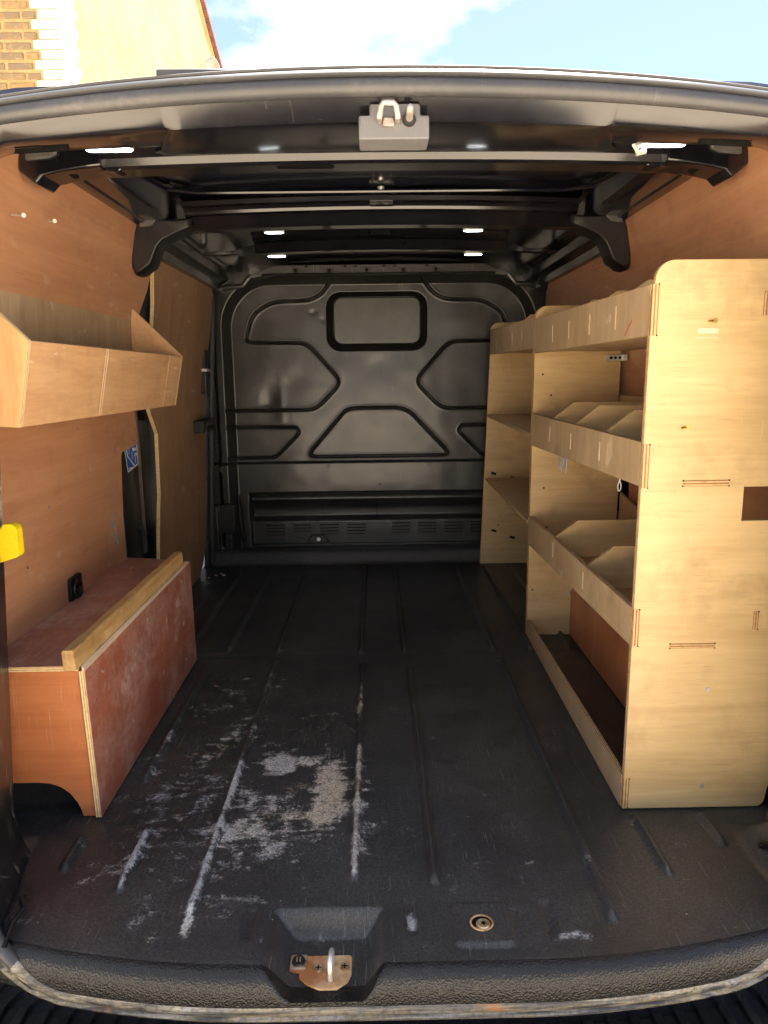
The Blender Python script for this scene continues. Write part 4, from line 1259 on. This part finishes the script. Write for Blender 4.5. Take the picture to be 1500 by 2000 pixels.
# near end panel
out = [(.865, 1.138)]+[(.565+.035*math.cos(a)-.0, 1.103+.035*math.sin(a)) for a in [R(90+15*k) for k in range(7)]]+[(FXX-.002, 1.07), (.5225, .003), (.812, .003)]+[(.812+.020*math.sin(a), .023-.020*math.cos(a)) for a in [R(22*k) for k in range(1, 5)]]+[(.835, .048), (.842, .060), (.856, .066), (.865, .067)]
hole = [(.7305, .637), (.820, .637), (.820, .706), (.7305, .706)]
m = MB(); m.prism(out, 'y', 1.385, 1.385+T, holes=[hole])
ep = m.build('end_panel', r1, ['birch', 'edge'], 25, .0007)
tag(ep, 'tall pale birch plywood end panel with a square hole')
def tenon(x0, x1, z0, z1, y, parent, vert):
    """end grain of a board coming through the panel"""
    m = MB()
    n = 5
    if vert:
        m.face([(x0, y-.0016, z0), (x1, y-.0016, z0), (x1, y-.0016, z1), (x0, y-.0016, z1)], 0, [(0, 0), (0, 1), (1, 1), (1, 0)])
    else:
        m.face([(x0, y-.0016, z0), (x1, y-.0016, z0), (x1, y-.0016, z1), (x0, y-.0016, z1)], 0, [(0, 0), (1, 0), (1, 1), (0, 1)])
    o_ = m.build('tenon', parent, ['tenon'], 0)
    s_ = o_.modifiers.new('s', 'SOLIDIFY'); s_.thickness = .004
    # dark corner nicks from the router
    for xx in (x0, x1):
        for zz in (z0, z1):
            if vert and xx == x0: continue
            q = MB(); q.cyl((xx, y-.0019, zz), (xx, y+.001, zz), .0014, n=8)
            q.build('router_nick', o_, 'dark')
tenon(.5245, .5375, 1.000, 1.094, 1.385, r1, True)
tenon(.5245, .5375, .706, .792, 1.385, r1, True)
tenon(.5235, .5360, .375, .454, 1.385, r1, True)
tenon(.5220, .5345, .006, .074, 1.385, r1, True)
tenon(.607, .699, .7085, .7200, 1.385, r1, False)
tenon(.603, .696, .3690, .3790, 1.385, r1, False)
tenon(.738, .750, 1.035, 1.080, 1.385, r1, True)
tenon(.772, .782, .408, .446, 1.385, r1, True)
# screws and filler
def screw(x, z, mat, parent, tail=None):
    m = MB(); m.cyl((x, 1.3855, z), (x, 1.3835, z), .0052, n=14); m.cyl((x, 1.3838, z), (x, 1.3832, z), .002, n=6)
    if tail: m.cyl((x-.003, 1.384, z), (x-.014, 1.380, z-.001), .0018, n=6)
    m.build('screw', parent, mat)
screw(.647, 1.026, 'brass', r1, 1); screw(.609, .825, 'brass', r1, 1); screw(.688, .277, 'steel', r1); screw(.692, .055, 'steel', r1)
m = MB(); m.prism(rrect(.615, .656, 1.003, 1.0125, .004, 3), 'y', 1.3838, 1.387, cap=0, side=0); m.prism(rrect(.613, .655, .9945, .9960, .0006, 2), 'y', 1.3842, 1.387, cap=0, side=0); m.build('filler_patch', r1, 'fillet', 0)

# middle (far end) panel of the near rack
Y2 = 2.446
mo = [(.835, 1.155)]+[(.580+.040*math.cos(a), 1.115+.040*math.sin(a)) for a in [R(90+15*k) for k in range(7)]]+[(.5400, 1.05), (.538, .0), (.7, .0), (.706, .35), (.845, .36), (.848, .60), (.832, .80)]
m = MB(); m.prism(mo, 'y', Y2, Y2+T); ep2 = m.build('end_panel', r1, ['birch', 'edge'], 25, .0007)
# strips (slight difference in plane, grain upright)
def strip(parent, x, y0, y1, z0, z1, z0b=None, z1b=None):
    z0b = z0 if z0b is None else z0b; z1b = z1 if z1b is None else z1b
    m = MB()
    j = lambda: 0
    secs = []
    for t in (0, 1):
        y = y0+(y1-y0)*t; xx = x[0]+(x[1]-x[0])*t
        a = z0+(z0b-z0)*t; b_ = z1+(z1b-z1)*t
        secs.append([(xx, y, a), (xx+T, y, a), (xx+T, y, b_), (xx, y, b_)])
    m.v = secs[0]+secs[1]
    for q, mi, uv in (((0, 3, 2, 1), 1, [(0, 0), (1, 0), (1, 1), (0, 1)]), ((4, 5, 6, 7), 1, [(0, 0), (0, 1), (1, 1), (1, 0)]), ((0, 4, 7, 3), 0, None), ((1, 2, 6, 5), 0, None),
                      ((3, 7, 6, 2), 1, [(0, 0), (1, 0), (1, 1), (0, 1)]), ((0, 1, 5, 4), 1, [(0, 0), (0, 1), (1, 1), (1, 0)])):
        m.f.append(q); m.m.append(mi); m.uv.append(uv or [(0, 0)]*4)
    return m.build('front_strip', parent, ['birch_strip', 'edge'], 25, .0006)
ya, yb_ = 1.3975, Y2-.0005
strip(r1, (.5250, .5385), ya, yb_, 1.000, 1.095, 1.000, 1.112)
strip(r1, (.5245, .5370), ya, yb_, .708, .796, .690, .798)
strip(r1, (.5230, .5360), ya, yb_, .374, .455, .338, .440)
strip(r1, (.5215, .5365), ya, yb_, .002, .075, .002, .058)
# shelves
def shelf(parent, x0, y0, y1, z, zb=None, x1=None):
    zb = z if zb is None else zb
    x1 = x1 or (CX+hw(z)-.004)
    m = MB()
    m.v = [(x0, y0, z), (x1, y0, z), (x1, y1, zb), (x0, y1, zb), (x0, y0, z+T), (x1, y0, z+T), (x1, y1, zb+T), (x0, y1, zb+T)]
    for q, mi in (((0, 3, 2, 1), 0), ((4, 5, 6, 7), 0), ((0, 1, 5, 4), 1), ((1, 2, 6, 5), 1), ((2, 3, 7, 6), 1), ((3, 0, 4, 7), 1)):
        m.f.append(q); m.m.append(mi); m.uv.append([(0, 0), (1, 0), (1, 1), (0, 1)] if mi else [(0, 0)]*4)
    return m.build('shelf', parent, ['birch_y', 'edge'], 25, .0005)
shelf(r1, .538, ya, yb_, 1.004); shelf(r1, .537, ya, yb_, .712, .700); shelf(r1, .536, ya, yb_, .372, .352)
# dividers
def divider(parent, y, z0, zf, zt, x0=.5385, run=.065, x1=None):
    x1 = x1 or (CX+hw(zt)-.006)
    m = MB(); m.prism([(x0, z0), (x1, z0), (x1, zt), (x0+run, zt), (x0, zf)], 'y', y-.0045, y+.0045)
    return m.build('divider', parent, ['birch', 'edge'], 25, .0005)
for y in (2.188, 1.997, 1.797, 1.596):
    divider(r1, y, 1.0165, 1.090, 1.128, run=.055)
    slots(r1, .5250+.0135*(y-1.3975)/1.05, y, 1.025, 1.074)
for y in (2.176, 1.930, 1.668):
    divider(r1, y, .7245, .795, .846)
    slots(r1, .5245+.0125*(y-1.3975)/1.05, y, .728, .772)
for y in (2.085, 1.755):
    divider(r1, y, .3850, .448, .498)
    slots(r1, .5230+.013*(y-1.3975)/1.05, y, .385, .430)
# back rails
m = MB(); m.box(.835, .845, 1.95, 2.445, .713, .858); m.build('back_rail', r1, ['birch_y'], 0, .0006)
m = MB(); m.prism([(1.42, .372), (2.445, .372), (2.445, .52), (2.2, .478), (1.42, .47)], 'x', .852, .862, cap=0, side=0); m.build('back_rail', r1, ['birch_y'], 0, .0006)
# marks on strips
m = MB()
for i in range(7):
    y = 1.487+i*.006; z = 1.037-i*.0042
    m.prism([(y, z), (y+.0045, z-.002), (y+.006, z-.0055), (y+.001, z-.003)], 'x', .5250, .5262, cap=0, side=0)
m.build('pen_mark', r1, 'redpen', 0)

# far rack
r2 = thing('shelving_rack', (.69, 2.95, 0), 'far narrow looking plywood rack against the bulkhead with two bare slanting shelf edges', 'shelving', GR)
Y3 = 3.437
fo = [(.845, 1.172)]+[(.588+.040*math.cos(a), 1.132+.040*math.sin(a)) for a in [R(90+15*k) for k in range(7)]]+[(.548, 1.05), (.513, .003), (.84, .003), (.86, .5)]
sl = lambda x, z: [(x-.013, z-.000), (x-.012, z+.012), (x+.013, z+.004), (x+.012, z-.008)]
m = MB(); m.prism(fo, 'y', Y3, Y3+T, holes=[sl(.581, .168), sl(.672, .134), sl(.575, .455), sl(.672, .432)])
m.build('end_panel', r2, ['birch', 'edge'], 25, .0007)
m = MB(); m.prism([(a, b) for a, b in mo], 'y', Y2+T+.001, Y2+2*T+.001); m.build('end_panel', r2, ['birch', 'edge'], 25, .0007)
strip(r2, (.5415, .5465), Y2+2*T+.0015, Y3-.0005, 1.016, 1.122, 1.027, 1.135)
shelf(r2, .553, Y2+2*T+.0015, Y3-.0005, 1.030)
shelf(r2, .540, Y2+2*T+.0015, Y3-.0005, .716, .732)
shelf(r2, .535, Y2+2*T+.0015, Y3-.0005, .408, .424)
for y in (3.24, 2.87, 2.68):
    divider(r2, y, 1.043, 1.115, 1.160, x0=.557, run=.055)
    slots(r2, .5415+.005*(y-2.47)/.97, y, 1.045, 1.090)
m = MB()
for x, y_, z in ((.60, Y2, .86), (.57, Y2, .93), (.585, Y2, .54), (.60, Y2, .40), (.555, Y2, .17), (.60, Y3, .20)):
    m.cyl((x, y_-.0008, z), (x, y_+.002, z), .0032, n=10)
m.build('screw_hole', r2, 'dark')

# bracket, screws, tag, bolt: loose bits
bk = thing('angle_bracket', (.81, 2.43, .98), 'small zinc angle bracket screwed at the back under the top shelf', 'bracket')
m = MB(); m.box(.782, .842, 2.440, 2.4445, .972, .992); m.box(.838, .842, 2.405, 2.440, .972, .992); m.build('plate', bk, 'steel', 30, .001)
for x in (.797, .812, .827):
    m = MB(); m.cyl((x, 2.4395, .982), (x, 2.436, .982), .0045, n=10); m.build('screw', bk, 'dark')
sc_ = thing('nail_bunch', (.56, 2.08, .69), 'bunch of long thin nails hanging under the middle shelf strip', 'nails')
for i in range(12):
    x = .551+.0005*i; y = 2.035+.0085*i; z = .699
    m = MB(); m.cyl((x, y, z+.003), (x-.002+random.uniform(-.003, .003), y+random.uniform(-.008, .008)+.008, z-.040-random.uniform(0, .014)), .0016, n=6)
    m.build('nail', sc_, 'steel')
tg = thing('hanging_tag', (.56, 1.61, .69), 'small white looped tag hanging below the middle shelf strip', 'tag')
m = MB(); m.tube([(.556+.0035*math.cos(a), 1.60, .676+.011*math.sin(a)) for a in [2*math.pi*k/14 for k in range(14)]], .0013, 6, loop=True); m.build('loop', tg, 'zip')
m = MB(); m.tube([(.556, 1.60, .700), (.5565, 1.60, .687)], .0018, 6); m.build('stem', tg, 'zip')
pg = thing('shelf_peg', (.54, 1.88, .35), 'thin steel peg poking out under the lowest lipped shelf', 'peg')
m = MB(); m.cyl((.552, 1.90, .366), (.520, 1.86, .338), .0028, n=8); m.build('pin', pg, 'steel')

# ================================================================== YELLOW PLASTIC CLIP AT THE LEFT EDGE
yc = thing('yellow_hook', (-.72, 1.35, .62), 'bright yellow plastic hook plate at the left edge beside the ply lining', 'hook')
m = MB()
m.prism([(-.80, .655), (-.742, .655), (-.738, .650), (-.722, .650), (-.716, .660), (-.700, .660)]+arc(-.703, .647, .012, 80, 0, 4)+[(-.6915, .605)]+arc(-.703, .605, .012, 0, -70, 4)+[(-.735, .583), (-.80, .560)], 'y', 1.340, 1.362, cap=0, side=0)
m.build('hook_plate', yc, 'yellow', 40, .005, segs=3)
m = MB(); m.box(-.80, -.728, 1.345, 1.358, .652, .672); m.build('socket', yc, 'plastic', 30, .003)
